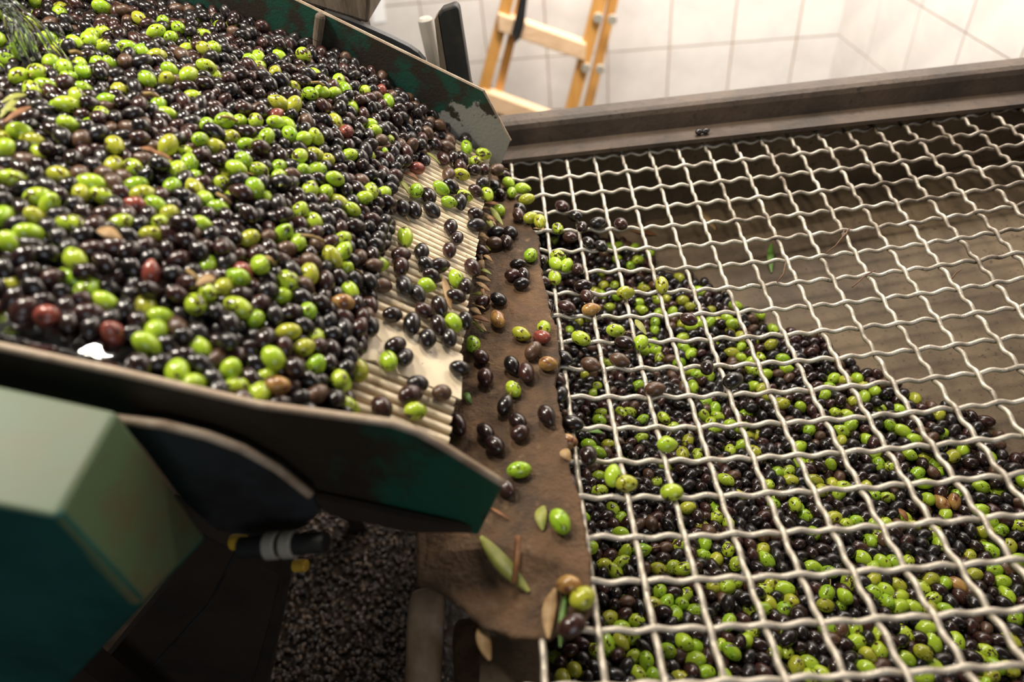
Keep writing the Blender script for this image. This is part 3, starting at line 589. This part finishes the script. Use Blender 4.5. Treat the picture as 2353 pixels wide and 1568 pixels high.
G_HOP += crop([(655,390),(600,90),(735,540),(830,560),(865,450),(955,380),(930,220),(1120,330),(1400,270),(1250,510),(1205,570),(1390,560),(1485,590),(1620,170),(1830,100),(1800,420),(1890,400),(2130,370),(1680,280),(1600,400),(1260,720),(1285,860),(1460,830),(1520,790),(1810,710),(1680,690),(1560,970),(1425,1010),(1930,1010),(2060,950),(2150,850),(2250,800),(2310,720),(2210,710),(2190,950),(775,1020),(1050,1000),(880,1030),(780,1200),(910,1230),(1060,1170),(985,1340),(1270,1280),(1150,1380),(1530,1210),(1580,1300),(1520,1390),(1490,1490),(1840,1350),(1690,1520),(1870,1490),(2030,1140),(2090,1190),(1120,1530),(470,1530),(390,1490),(280,1320),(630,1320),(1780,1250),(510,1400),(1940,700),(1930,560),(2260,900),(1190,920),(2260,1300),(1100,1490)], 1200, 1168, 3.92)
G_HOP += crop([(345,40),(735,110),(905,130),(1085,100),(1000,110),(1340,120),(1680,80),(1600,190),(1570,320),(2110,150),(2190,170),(2280,160),(1950,205),(1990,300),(1890,430),(2250,310),(2100,410),(2340,130),(2330,510),(1950,630),(2060,550),(2240,770),(2130,720),(1620,650),(1470,610),(1490,720),(1550,600),(1240,330),(980,300),(1030,240),(930,430),(960,520),(1050,510),(1110,470),(1170,510),(1270,430),(1355,430),(1320,480),(460,520),(450,240),(30,410),(490,200),(640,640),(740,650),(1030,640),(1120,700),(1255,690),(1045,760),(1165,780),(1250,790),(1180,890),(1085,880),(1580,850),(1420,920),(1640,900),(1570,890),(580,780),(690,830),(520,910),(690,920),(190,700),(270,800),(100,730),(80,790),(200,850),(100,900),(15,860),(830,1190),(900,1080),(1010,1140),(1290,1100),(1450,1080),(1530,1100),(1580,1280),(1480,1250),(1320,1330),(1080,1350),(940,1310),(280,1290),(450,1400),(320,1400),(260,1110),(570,1110),(460,1480),(580,1470),(950,1490),(2070,1320),(2120,1370),(1970,1390),(1560,1380),(2240,1170),(2200,1240),(2310,970),(2090,1510),(2250,1500),(2320,1540),(2000,1540),(1490,1530),(2340,610),(1760,1260),(80,1330)], 1753, 1168, 3.92)
T_HOP = [(1753 + 1730 / 3.92, 800 + 1400 / 3.92), (1753 + 1750 / 3.92, 1168 + 750 / 3.92), (1753 + 1660 / 3.92, 800 + 1440 / 3.92)]

NSING = {'g': 0, 'd': 0, 'o': 0}
def fam_of(k): return 'g' if k in 'gy' else 'd' if k in 'dp' else 'o'
LOOK = {('g', 0): 'clear bright green olive', ('g', 1): 'deep green speckled olive', ('g', 2): 'green olive with brown blotches', ('y', 0): 'yellow-green bruised olive',
        ('d', 0): 'glossy black olive', ('d', 1): 'dull wrinkled black olive', ('d', 2): 'dark maroon-black olive', ('p', 0): 'dark purple olive',
        ('b', 0): 'reddish-brown olive', ('t', 0): 'tan half-ripe olive', ('r', 0): 'pinkish-red olive'}
def heap_prepare(Pw, upv, ids, cnt, marks, zone):
    n = len(Pw); kind = rng.choice(['d', 'p', 'b'], n, p=[.76, .17, .07]); used = set()
    for k, lst in marks:
        for x, y in lst:
            best = -1; i, j = int(x / 4), int(y / 4)
            if 0 <= i < ids.shape[1] and 0 <= j < ids.shape[0] and ids[j, i] in used: continue
            for rad_ in (0, 3, 6):
                for dx, dy in ((0, 0), (rad_, 0), (-rad_, 0), (0, rad_), (0, -rad_)):
                    i = int(x / 4) + dx // 2; j = int(y / 4) + dy // 2
                    if 0 <= i < ids.shape[1] and 0 <= j < ids.shape[0] and ids[j, i] >= 0 and ids[j, i] not in used: best = ids[j, i]; break
                if best >= 0: break
            if best >= 0:
                used.add(best); kind[best] = k if k != 'g' else rng.choice(['g', 'g', 'g', 'g', 'y'])
    for i in range(n):      # buried ones get the same mixture
        if cnt[i] == 0 and i not in used and rng.random() < 0.25: kind[i] = 'g'
    hw, ra = rand_sizes(n)
    axs = rng.normal(0, 1, (n, 3)); axs -= (axs @ upv)[:, None] * upv * 0.65; axs /= np.linalg.norm(axs, axis=1)[:, None]
    return dict(P=Pw, kind=kind, hw=hw, ra=ra, ax=axs, cnt=cnt, zone=zone, single=np.zeros(n, bool))
def heap_build(heaps, limit):
    for fm_ in limit:       # the largest-showing ones of each kind become objects of their own
        allc = [(h['cnt'][i], hi, i) for hi, h in enumerate(heaps) for i in range(len(h['P'])) if fam_of(h['kind'][i]) == fm_ and h['cnt'][i] > 0]
        allc.sort(reverse=True)
        for c, hi, i in allc[:max(0, limit[fm_] - NSING[fm_])]: heaps[hi]['single'][i] = True
    keys = [(k, j) for k in OM for j in range(len(OM[k]))]; mats = [HEAPM[OM[k][j].name] for k, j in keys]; mi = {q: a for a, q in enumerate(keys)}
    for h in heaps:
        V = []; Fc = []; FM = []; off = 0
        for i in range(len(h['P'])):
            k = h['kind'][i]
            if h['single'][i]:
                add_olive(h['P'][i], h['ax'][i], k, h['hw'][i] * (1.05 if k in 'gy' else .98), h['ra'][i], h['zone'](i), stem=rng.random() < .09)
            else:
                sv_, sf_ = SHAPES_LO[int(rng.integers(3))]
                R_ = np.array(quat_axis(h['ax'][i], rng.uniform(0, 6.28)).to_matrix())
                V.append((sv_ * np.array([1, 1, h['ra'][i]]) * h['hw'][i] * (1.05 if k in 'gy' else .98)) @ R_.T + h['P'][i]); Fc += [tuple(q + off for q in t) for t in sf_]
                FM += [mi[(k, int(rng.integers(len(OM[k]))))]] * len(sf_); off += len(sv_)
        o = obj('olive_heap', np.concatenate(V), Fc, mats, smooth=True, fm=FM); tag(o, h['label'], 'olives', kind='stuff')

# --- heap on the tray
RO = 0.176
edge = [(1015, 292), (985, 322), (945, 345), (905, 385), (882, 425), (868, 480), (878, 530), (850, 590), (845, 640), (825, 690), (835, 740), (815, 770), (790, 830), (770, 880), (790, 930), (760, 950)]
ev = np.array([to_tray(onp(x, y, E0 + .25 * NT, NT))[:2] for x, y in edge]); ev = ev[np.argsort(ev[:, 1])]
def ub(v): return np.interp(v, ev[:, 1], ev[:, 0])
NTRY = 6900
cand = np.c_[rng.uniform(1.2, 13.4, NTRY), rng.uniform(VN + .25, VF - .25, NTRY), rng.uniform(0.1, 1.3, NTRY)]
dist = cand[:, 0] - ub(cand[:, 1])
thick = np.clip(0.30 + 0.42 * dist, 0, 1.0)
thick = np.where(cand[:, 1] < -3.2, np.minimum(thick, 0.66), thick)
cand = cand[(dist > 0.05) & (cand[:, 2] < thick + 0.12) & ~((cand[:, 1] < -4.55) & (cand[:, 0] > 5.4))]
qq = proj(np.array([tray(a, b, .5) for a, b, c in cand])); cand = cand[(qq[:, 0] > -260) & (qq[:, 1] > -160)]
def cl(P):
    P[:, 1] = np.clip(P[:, 1], np.where(P[:, 0] > 5.6, -4.6, VN + RO + .02), VF - RO - .02); P[:, 0] = np.clip(P[:, 0], np.maximum(ub(P[:, 1]) - .15, 0.3), 13.3)
cand = pack(cand, lambda a, b: np.zeros(len(a)), RO, NT, clamp=cl)
PT = np.array([tray(a, b, c) for a, b, c in cand])
cnt, ids = visible(PT, RO * 1.12)
print('tray olives', len(PT), 'visible', (cnt > 0).sum())
def zone_t(i):
    u, w, n = cand[i]
    if w > 6.2: return 'against the far side plate of the tray'
    if w < -3.4: return 'along the near side plate of the tray'
    if u > 8.6: return 'high on the tray near the water jet'
    if u - ub(w) < 1.3: return 'at the spill edge of the tray heap'
    return 'in the middle of the tray heap'
H1 = heap_prepare(PT, NT, ids, cnt, [('g', G_TRAY), ('r', R_TRAY), ('t', T_TRAY)], zone_t); H1['label'] = 'heap of mixed dark and green olives filling the sloping tray'

# --- heap in the hopper
NTRY = 11500
cx_ = rng.uniform(0.15, 21, NTRY); cy_ = rng.uniform(-19.5, 2.3, NTRY)
dh = heap_side(cx_, cy_) + 0.18 * np.sin(cx_ * 2.1) + 0.15 * np.sin(cy_ * 3.3)
def bed(x, y): return np.maximum(HP(x, y) - BED, FP(x, y))
hh = rng.uniform(0.0, 1.15, NTRY)
ok = (dh > -0.1) & (hh < np.clip(0.3 + .5 * dh, 0, 1.0))
c3_ = np.c_[cx_, cy_, bed(cx_, cy_) + hh + .1][ok]
qq = proj(c3_); c3_ = c3_[(qq[:, 0] > 1150) & (qq[:, 0] < 2800) & (qq[:, 1] > 480) & (qq[:, 1] < 1720)]
def cl2(P): P[:, 0] = np.maximum(P[:, 0], RO + .05); P[:, 1] = np.minimum(P[:, 1], 2.35)
c3_ = pack(c3_, bed, RO * .98, ZUP, clamp=cl2)
cnt2, ids2 = visible(c3_, RO * 1.12)
print('hopper olives', len(c3_), 'visible', (cnt2 > 0).sum())
def zone_h(i):
    x, y, z = c3_[i]
    if x < 2.2: return 'in the hopper heap beside the ledge'
    if heap_side(x, y) < 1.2: return 'at the edge of the hopper heap'
    return 'in the middle of the hopper heap'
H2 = heap_prepare(c3_, ZUP, ids2, cnt2, [('g', G_HOP), ('t', T_HOP)], zone_h); H2['label'] = 'heap of mixed dark and green olives lying in the hopper under the grate'

# --- single olives on the bars, on the ledge and on the grate: (x, y, long-axis angle in the picture, kind)
def place(lst, ox, oy, sc, where, P0, n, hgt, size=1.0):
    for x, y, a, k in lst:
        px_, py_ = ox + x / sc, oy + y / sc
        z0 = P0 if not callable(P0) else P0(px_, py_)
        hw = rng.uniform(.180, .205) * size
        P = onp(px_, py_, z0 + n * (hgt + hw * .95), n); t = math.radians(a)
        Q = onp(px_ + 6 * math.cos(t), py_ + 6 * math.sin(t), z0 + n * (hgt + hw * .95), n)
        if any(np.linalg.norm(P - q) < .30 for q in PLACED): continue
        PLACED.append(P); ax = unit(unit(Q - P) + n * rng.uniform(-.25, .25))
        add_olive(P, ax, k, hw, rng.uniform(1.22, 1.5), where, stem=rng.random() < .07)
PLACED = []
BARW = 'on the cream slotted bars of the tray'
place([(550,80,70,'d'),(790,110,0,'g'),(940,230,45,'p'),(1190,170,50,'b'),(1150,290,30,'b'),(1500,150,80,'d'),(1500,300,70,'g'),(1810,420,25,'g'),(1660,560,-20,'g'),(1090,510,60,'p'),(1260,480,90,'d'),(1420,510,40,'d'),(740,530,60,'d'),(580,490,60,'b'),(620,680,0,'r'),(1650,710,10,'d'),(1820,690,60,'p'),(2060,700,0,'b'),(1180,790,90,'b'),(1420,790,20,'y'),(1400,650,60,'p'),(600,1080,-60,'g'),(1050,1040,30,'g'),(1230,1010,30,'d'),(820,1180,60,'d'),(1190,1290,20,'g'),(1170,1390,20,'d'),(1480,1180,15,'g'),(1400,1290,70,'d'),(1670,1090,30,'p'),(1800,960,0,'d'),(1880,1150,60,'g'),(1680,1520,20,'d'),(880,1430,40,'d'),(1000,1490,30,'b'),(130,1370,60,'p'),(360,1400,60,'d'),(560,1430,60,'d')], 880, 300, 7.84, BARW, E0, NT, 0)
place([(720,510,75,'g'),(930,100,50,'d'),(1530,330,90,'d'),(1650,530,-60,'d'),(1510,750,80,'p'),(2000,300,10,'d'),(1010,780,90,'d'),(640,830,-10,'p'),(640,1040,80,'p'),(250,1000,0,'g'),(1090,1010,40,'d'),(1330,1030,0,'d'),(1930,1060,60,'p'),(1620,1260,60,'g'),(1200,1210,20,'d'),(1100,1380,30,'g'),(700,1380,70,'d'),(300,1380,0,'b'),(1800,1400,90,'d'),(940,1520,60,'d'),(250,600,60,'d'),(380,280,0,'d')], 840, 480, 7.84, BARW, E0, NT, 0)
place([(1250,180,80,'d'),(1380,430,20,'p'),(1150,660,90,'d'),(800,500,0,'d'),(400,330,70,'p'),(380,700,60,'d'),(190,770,-80,'b'),(190,1000,60,'d'),(850,1060,-20,'d'),(1030,1260,-60,'d'),(730,1330,80,'g'),(960,1450,70,'g'),(1430,930,90,'d'),(1620,680,70,'d'),(1900,640,50,'g'),(2110,600,70,'d'),(1840,780,60,'p'),(1820,920,80,'d'),(1940,170,20,'d'),(1650,350,60,'d'),(2130,100,60,'d'),(2010,1470,20,'d')], 800, 660, 7.84, BARW, E0, NT, .03)
place([(330,250,70,'y'),(30,490,90,'g'),(1410,490,0,'d'),(1850,650,-10,'b'),(1280,690,-20,'p'),(1370,980,10,'g'),(760,920,60,'p'),(90,890,20,'g')], 780, 820, 7.84, BARW, E0, NT, 0, 1.06)
LEDW = 'on the muddy brown ledge beside the grate'
LP0 = np.array([0, 0, LZ])
place([(1240,830,0,'d'),(1350,830,15,'d'),(1230,910,0,'b'),(1320,900,90,'d'),(1265,665,50,'g'),(1180,540,70,'g'),(1500,720,-20,'y'),(1570,750,80,'y'),(1470,580,-10,'y'),(1440,500,0,'g'),(1335,460,30,'g'),(1360,530,80,'g'),(1230,480,60,'d'),(1270,540,40,'d'),(1300,400,0,'p'),(1420,650,30,'d'),(1410,700,60,'p'),(1500,1000,-65,'g'),(1405,1070,0,'d'),(1370,1150,0,'p'),(1450,1150,70,'d'),(1430,1215,0,'d'),(1260,1330,20,'d'),(1140,1350,-30,'p'),(1325,1300,15,'g'),(1120,970,0,'p'),(1255,1480,60,'t')], 760, 280, 3.267, LEDW, LP0, ZUP, 0)
place([(1430,285,20,'y'),(1065,365,80,'g'),(1130,460,30,'p'),(1160,610,80,'p'),(1360,520,60,'d'),(1470,575,80,'p'),(1370,700,45,'g'),(1310,820,-60,'d'),(1520,415,-50,'b'),(1630,510,0,'t'),(1600,240,70,'g'),(1670,270,70,'g'),(1585,305,20,'r'),(1620,900,60,'d'),(1405,940,50,'d'),(1420,1030,-30,'p'),(1160,1020,50,'d'),(1230,1120,40,'d'),(1415,1310,-10,'g'),(950,965,60,'p')], 760, 680, 3.267, LEDW, LP0, ZUP, 0)
place([(2055,520,60,'g'),(2110,900,0,'t'),(2190,980,-30,'y'),(2210,1070,-30,'p'),(2130,1150,-30,'p'),(1730,320,40,'p')], 500, 1000, 2.614, LEDW, LP0, ZUP, 0)
GRW = 'caught on top of the crimped grate wires'
def grate_base(x, y):
    p = onz(x, y, .5)
    for _ in range(3): p = onz(x, y, float(sag(p[0], -p[1])) + .12)
    return np.array([0, 0, float(sag(p[0], -p[1])) + 0.02])
place([(320,490,60,'g'),(430,570,15,'p'),(360,290,30,'p'),(430,290,50,'g'),(480,380,20,'d'),(680,440,-15,'d'),(890,450,30,'p'),(540,480,70,'d'),(600,620,40,'d'),(710,650,30,'d'),(300,810,40,'g'),(400,820,-60,'g'),(320,740,10,'g'),(295,935,70,'g'),(185,970,10,'p'),(500,860,60,'p'),(545,1010,0,'d'),(580,1100,60,'p'),(620,1220,-10,'t'),(930,1070,-15,'y'),(1255,1000,80,'y'),(220,1200,60,'d'),(400,1200,20,'p'),(180,780,80,'d'),(840,1410,0,'g'),(530,1480,20,'g'),(1500,1310,20,'p'),(920,1520,20,'d'),(1070,1520,-60,'g')], 1200, 400, 3.92, GRW, grate_base, ZUP, 0)
place([(1470,175,90,'d'),(420,150,20,'b'),(680,110,15,'b'),(1000,370,-5,'b'),(1110,870,-10,'g'),(1150,1300,0,'g'),(620,1150,-80,'g'),(740,1220,0,'y'),(1700,290,-20,'d'),(250,680,15,'d'),(210,840,10,'t'),(400,970,90,'d'),(230,1240,70,'p'),(140,420,-40,'d'),(110,290,20,'p'),(180,90,30,'d')], 1250, 800, 3.92, GRW, grate_base, ZUP, 0)
# two olives lying on the rim rail's flange
for x, y in ((1606, 303), (1622, 301)):
    hw = .11; P = onz(x, y, 1.27 + hw); add_olive(P, unit([1, .3, 0]), 'd', hw, 1.3, 'small and shrivelled, resting on the rim rail')

heap_build([H1, H2], {'g': 300, 'd': 300, 'o': 120})

# ================================================================== leaves, twigs, water, grit
def leaf(a, b, width, M, label, lift=0.06, curl=0.12, nrm_=ZUP):
    width = width * 0.6
    a = np.asarray(a, float); b = np.asarray(b, float); d = b - a; L_ = np.linalg.norm(d); d = d / L_; s = np.cross(d, nrm_); n = 9; V = []
    for i in range(n):
        t = i / (n - 1); wd = width * math.sin(math.pi * min(1, t * .92 + .04)) ** .8
        width_ = width; c = a + d * L_ * t + nrm_ * (lift + curl * math.sin(math.pi * t) * .5) + s * math.sin(t * 3) * width * .4
        V += [c - s * wd + nrm_ * wd * .35, c - nrm_ * 0, c + s * wd + nrm_ * wd * .35]
    T = [np.asarray(p) - nrm_ * .02 for p in V]; m_ = len(V)
    Fc = []
    for i in range(n - 1):
        for j in range(2):
            q = (i * 3 + j, i * 3 + j + 1, i * 3 + j + 4, i * 3 + j + 3); Fc.append(q); Fc.append(tuple(x + m_ for x in reversed(q)))
    for i in range(n - 1):
        Fc.append((i * 3, i * 3 + 3, i * 3 + 3 + m_, i * 3 + m_)); Fc.append((i * 3 + 2, i * 3 + 2 + m_, i * 3 + 5 + m_, i * 3 + 5))
    o = obj('olive_leaf', V + T, Fc, M, smooth=True); tag(o, label, 'leaf'); return o
def leaf_on(x1, y1, x2, y2, w, M, label, base, n=ZUP, group=None, lift=.05):
    a = onp(x1, y1, base, n); b = onp(x2, y2, base, n); o = leaf(a, b, w, M, label, lift=lift, nrm_=n)
    if group: o['group'] = group
def twig(pts, r, M, label, cat='twig', name='twig', group=None):
    v, f = tube(pts, r, 6); o = obj(name, v, f, M, smooth=True); tag(o, label, cat, group); return o
leaf_on(1105, 1236, 1217, 1362, .26, M_leaf_y, 'long yellow-green leaf lying on the shaded end of the muddy ledge', LP0)
twig([onz(1190, 1234, LZ + .3), onz(1187, 1290, LZ + .35), onz(1181, 1342, LZ + .25)], .06, M_leaf_o, 'orange-brown stalk crossing the long yellow-green leaf')
leaf_on(1276, 1356, 1261, 1470, .20, M_leaf_t, 'pale tan leaf hanging off the corner of the muddy ledge', LP0)
leaf_on(1302, 1360, 1288, 1490, .09, M_leaf_g, 'slender green leaf beside the pale tan leaf at the ledge corner', LP0)
leaf_on(1112, 1428, 1127, 1520, .22, M_leaf_t, 'cream-coloured leaf at the near end of the ledge by the posts', np.array([0, 0, LZ - .6]))
leaf_on(1250, 1166, 1248, 1222, .2, M_leaf_y, 'short broad yellow-green leaf next to a green olive on the ledge', LP0)
leaf_on(1126, 1170, 1170, 1198, .05, M_leaf_o, 'thin brown stalk-like leaf at the tip of the green tray plate', LP0)
leaf_on(1072, 905, 1084, 930, .14, M_leaf_g, 'small green leaf scrap stuck on the muddy ledge', LP0)
LITG = 'dry leaf litter along the discharge edge of the tray'
lit = [(1112, 492, 1140, 520), (1108, 500, 1150, 514), (1120, 505, 1138, 535), (1106, 538, 1122, 562), (1100, 545, 1130, 556), (1104, 560, 1124, 590), (1110, 572, 1128, 578), (1108, 600, 1112, 622), (1112, 590, 1132, 604), (1106, 618, 1118, 640), (1100, 622, 1130, 634), (1094, 640, 1128, 650), (1094, 652, 1126, 672), (1108, 660, 1116, 690), (1086, 680, 1120, 682), (1084, 700, 1116, 714), (1082, 712, 1106, 726), (1084, 732, 1124, 742), (1086, 742, 1112, 766), (1090, 736, 1118, 764), (1098, 480, 1130, 486), (1112, 470, 1152, 476), (1128, 480, 1156, 520), (1096, 568, 1110, 602)]
for i, q in enumerate(lit):
    leaf_on(*q, rng.uniform(.08, .17), [M_leaf_t, M_leaf_o, M_leaf_y, M_leaf_t][i % 4], 'dry narrow leaf in the litter along the tray discharge edge', LP0 + ZUP * rng.uniform(.0, .25), group=LITG)
leaf_on(1016, 640, 1034, 715, .17, M_leaf_t, 'curled tan leaf lying across the cream slotted bars', E0 + NT * .1, NT)
for i, q in enumerate([(925, 400, 960, 418), (915, 418, 940, 450), (870, 480, 884, 520), (950, 345, 985, 352), (968, 350, 1010, 380)]):
    leaf_on(*q, rng.uniform(.1, .16), [M_leaf_o, M_leaf_y, M_leaf_g][i % 3], 'narrow leaf caught between olives at the edge of the bars', E0 + NT * .12, NT, group='leaves caught at the edge of the bars')
leaf_on(450, 660, 490, 640, .16, M_leaf_t, 'pale papery leaf in the middle of the olive heap on the tray', E0 + NT * 1.0, NT)
leaf_on(222, 535, 278, 552, .22, M_leaf_t, 'broad pale tan leaf lying on the olive heap near the clustered green olives', E0 + NT * .9, NT)
for i, q in enumerate([(0, 275, 45, 225), (10, 285, 70, 250), (5, 240, 60, 222), (320, 345, 365, 360), (1, 260, 48, 262), (335, 352, 395, 372), (640, 432, 662, 410)]):
    leaf_on(*q, .10, [M_leaf_y, M_leaf_o][i % 2], 'thin dry leaf on top of the tray heap', E0 + NT * .95 + NT * float(n0(9)) * (1 if q[0] < 100 else .1), NT, group='thin dry leaves on the tray heap')
twig([onp(832, 358, E0 + NT * .55, NT), onp(870, 340, E0 + NT * .6, NT), onp(910, 334, E0 + NT * .55, NT), onp(945, 332, E0 + NT * .35, NT)], .045, M_twig, 'reddish-brown twig bridging from the heap to the bars')
tq = [(430, 620, 470, 660), (690, 540, 745, 555), (612, 590, 632, 610), (498, 445, 528, 468), (330, 215, 362, 222), (505, 268, 545, 278), (715, 190, 745, 196), (160, 120, 188, 124)]
for x1, y1, x2, y2 in tq:
    twig([onp(x1, y1, E0 + NT * 1.05, NT), onp((x1 + x2) / 2, (y1 + y2) / 2 - 4, E0 + NT * 1.1, NT), onp(x2, y2, E0 + NT * 1.0, NT)], .035, M_stem, 'bent straw-coloured stalk on the tray heap', 'stalk', 'olive_stalk', 'straw-coloured stalks on the tray heap')
# leaves lying on the hopper sheet and bits on the grate
FN = unit(np.cross(B_ - A_, D_ - A_)); FN = FN if FN[2] > 0 else -FN
leaf_on(1612, 486, 1645, 530, .2, M_leaf_t, 'dull tan leaf on the bare hopper sheet', A_, FN)
leaf_on(1772, 562, 1773, 628, .2, M_leaf_g, 'fresh green leaf on the bare hopper sheet', A_, FN)
leaf_on(1448, 530, 1508, 542, .2, M_leaf_o, 'brown leaf at the upper end of the bare hopper sheet', A_, FN)
leaf_on(2280, 1030, 2300, 1022, .16, M_leaf_y, 'pale leaf scrap at the lower edge of the hopper heap', A_, FN)
def gz(x, y): b = grate_base(x, y); return onp(x, y, b + ZUP * .12, ZUP)
for pts in ([(1953, 525), (1936, 545), (1920, 565), (1898, 582)], [(1940, 528), (1934, 548), (1946, 536)], [(2010, 622), (1990, 632), (1970, 650), (1958, 660)], [(1806, 600), (1800, 630), (1786, 648)], [(2208, 620), (2196, 628), (2188, 640)]):
    twig([gz(*p) for p in pts], .022, M_twig, 'thin dried stalk tangled on the grate wires', 'stalk', 'dried_stalk', 'dried stalks tangled on the grate')
leaf_on(1460, 738, 1485, 772, .16, M_leaf_y, 'dull leaf stuck in the grate among the falling olives', np.array([0, 0, .3]))
leaf_on(1338, 990, 1385, 998, .14, M_leaf_g, 'narrow green leaf under the grate wire beside the ledge', np.array([0, 0, .1]))
leaf_on(1226, 528, 1262, 534, .1, M_leaf_t, 'narrow pale leaf resting on a grate wire next to the ledge', np.array([0, 0, .5]))
leaf_on(2065, 1172, 2085, 1200, .14, M_leaf_o, 'orange-brown leaf in the hopper heap below the grate', np.array([0, 0, -3.2]))
leaf_on(1295, 1036, 1312, 1062, .2, M_leaf_t, 'cream leaf on the edge of the ledge above a grate wire', LP0)
# red-orange scrap below the near bars
rs = [tray(u, w, -.45) for u, w in ((1.0, -3.6), (1.5, -3.5), (1.9, -3.65), (1.8, -4.2), (1.3, -4.35), (0.9, -4.1))]
v, f = prism(rs, NT * .12); tag(obj('plastic_scrap', v, f, M_red), 'bright orange-red scrap showing between the near slotted bars', 'scrap')
# water film pooled in the near upstream corner and the jet at the far one
uu = np.linspace(5.3, 8.6, 14); vv = np.linspace(VN + .06, VN + 0.95, 6); V = [tray(u, w, .36 + .02 * math.sin(u * 7 + w * 5)) for u in uu for w in vv]
Fc = [(i * 6 + j, (i + 1) * 6 + j, (i + 1) * 6 + j + 1, i * 6 + j + 1) for i in range(13) for j in range(5)]
nv = len(V); V += [p - NT * .12 for p in V]; Fc += [tuple(q + nv for q in reversed(t)) for t in Fc[:65]]
bd = [i * 6 for i in range(14)] + [13 * 6 + j for j in range(1, 6)] + [i * 6 + 5 for i in range(12, -1, -1)] + [j for j in range(4, 0, -1)]
Fc += [(bd[i], bd[(i + 1) % len(bd)], bd[(i + 1) % len(bd)] + nv, bd[i] + nv) for i in range(len(bd))]
tag(obj('water_film', *fix(V, Fc), M_water, smooth=True), 'thin water film pooled along the near tray plate', 'water', kind='stuff')
jt = tray(11.0, 3.0, .55); parts_ = []
for q in range(9):      # thin strands of the jet plus thrown drops
    a0 = jt + np.array([-.6, .7, 1.5]) + rng.normal(0, .10, 3); a1 = jt + rng.normal(0, .35, 3) * np.array([1, 1, .2])
    ts = np.linspace(0, 1, 9)[:, None]; parts_.append(tube(a0 + (a1 - a0) * ts + np.array([.2, -.1, .35]) * np.sin(np.pi * ts) + rng.normal(0, .02, (9, 3)), np.linspace(.05, .09, 9) * rng.uniform(.6, 1.2), 7))
dv_, df_ = olive_mesh(8, 6, 0, 0, 'drop')
for q in range(46):
    c = jt + rng.normal(0, 1, 3) * np.array([.6, .6, .25]) + ZUP * .3; parts_.append((dv_ * rng.uniform(.02, .06) + c, df_))
tag(obj('water_jet', *merge(parts_), M_water, smooth=True), 'clear water jet splashing onto the upper end of the olive heap', 'water', kind='stuff')

# wet grit and pits strewn over the floor
iv, if_ = olive_mesh(6, 4, 0.2, 0, 'pit'); V = []; Fc = []; FM = []; off = 0
for i in range(3200):
    x, y = rng.uniform(560, 990), rng.uniform(1150, 1600)
    P = onz(x, y, FZ + .1) + np.array([*rng.normal(0, .5, 2), 0]); s = rng.uniform(.05, .13)
    R_ = np.array(quat_axis(unit(rng.normal(0, 1, 3)), 0).to_matrix())
    V.append((iv * np.array([s, s * .8, s * 1.5])) @ R_.T + P + ZUP * (s * .5)); Fc += [tuple(q + off for q in t) for t in if_]; off += len(iv); FM += [int(rng.random() < .3)] * len(if_)
tag(obj('floor_grit', np.concatenate(V), Fc, [M_grit, M_grit2], smooth=True, fm=FM), 'wet brown olive stones and grit strewn over the floor below the tray', 'grit', kind='stuff')
print('objects', len(bpy.data.objects))
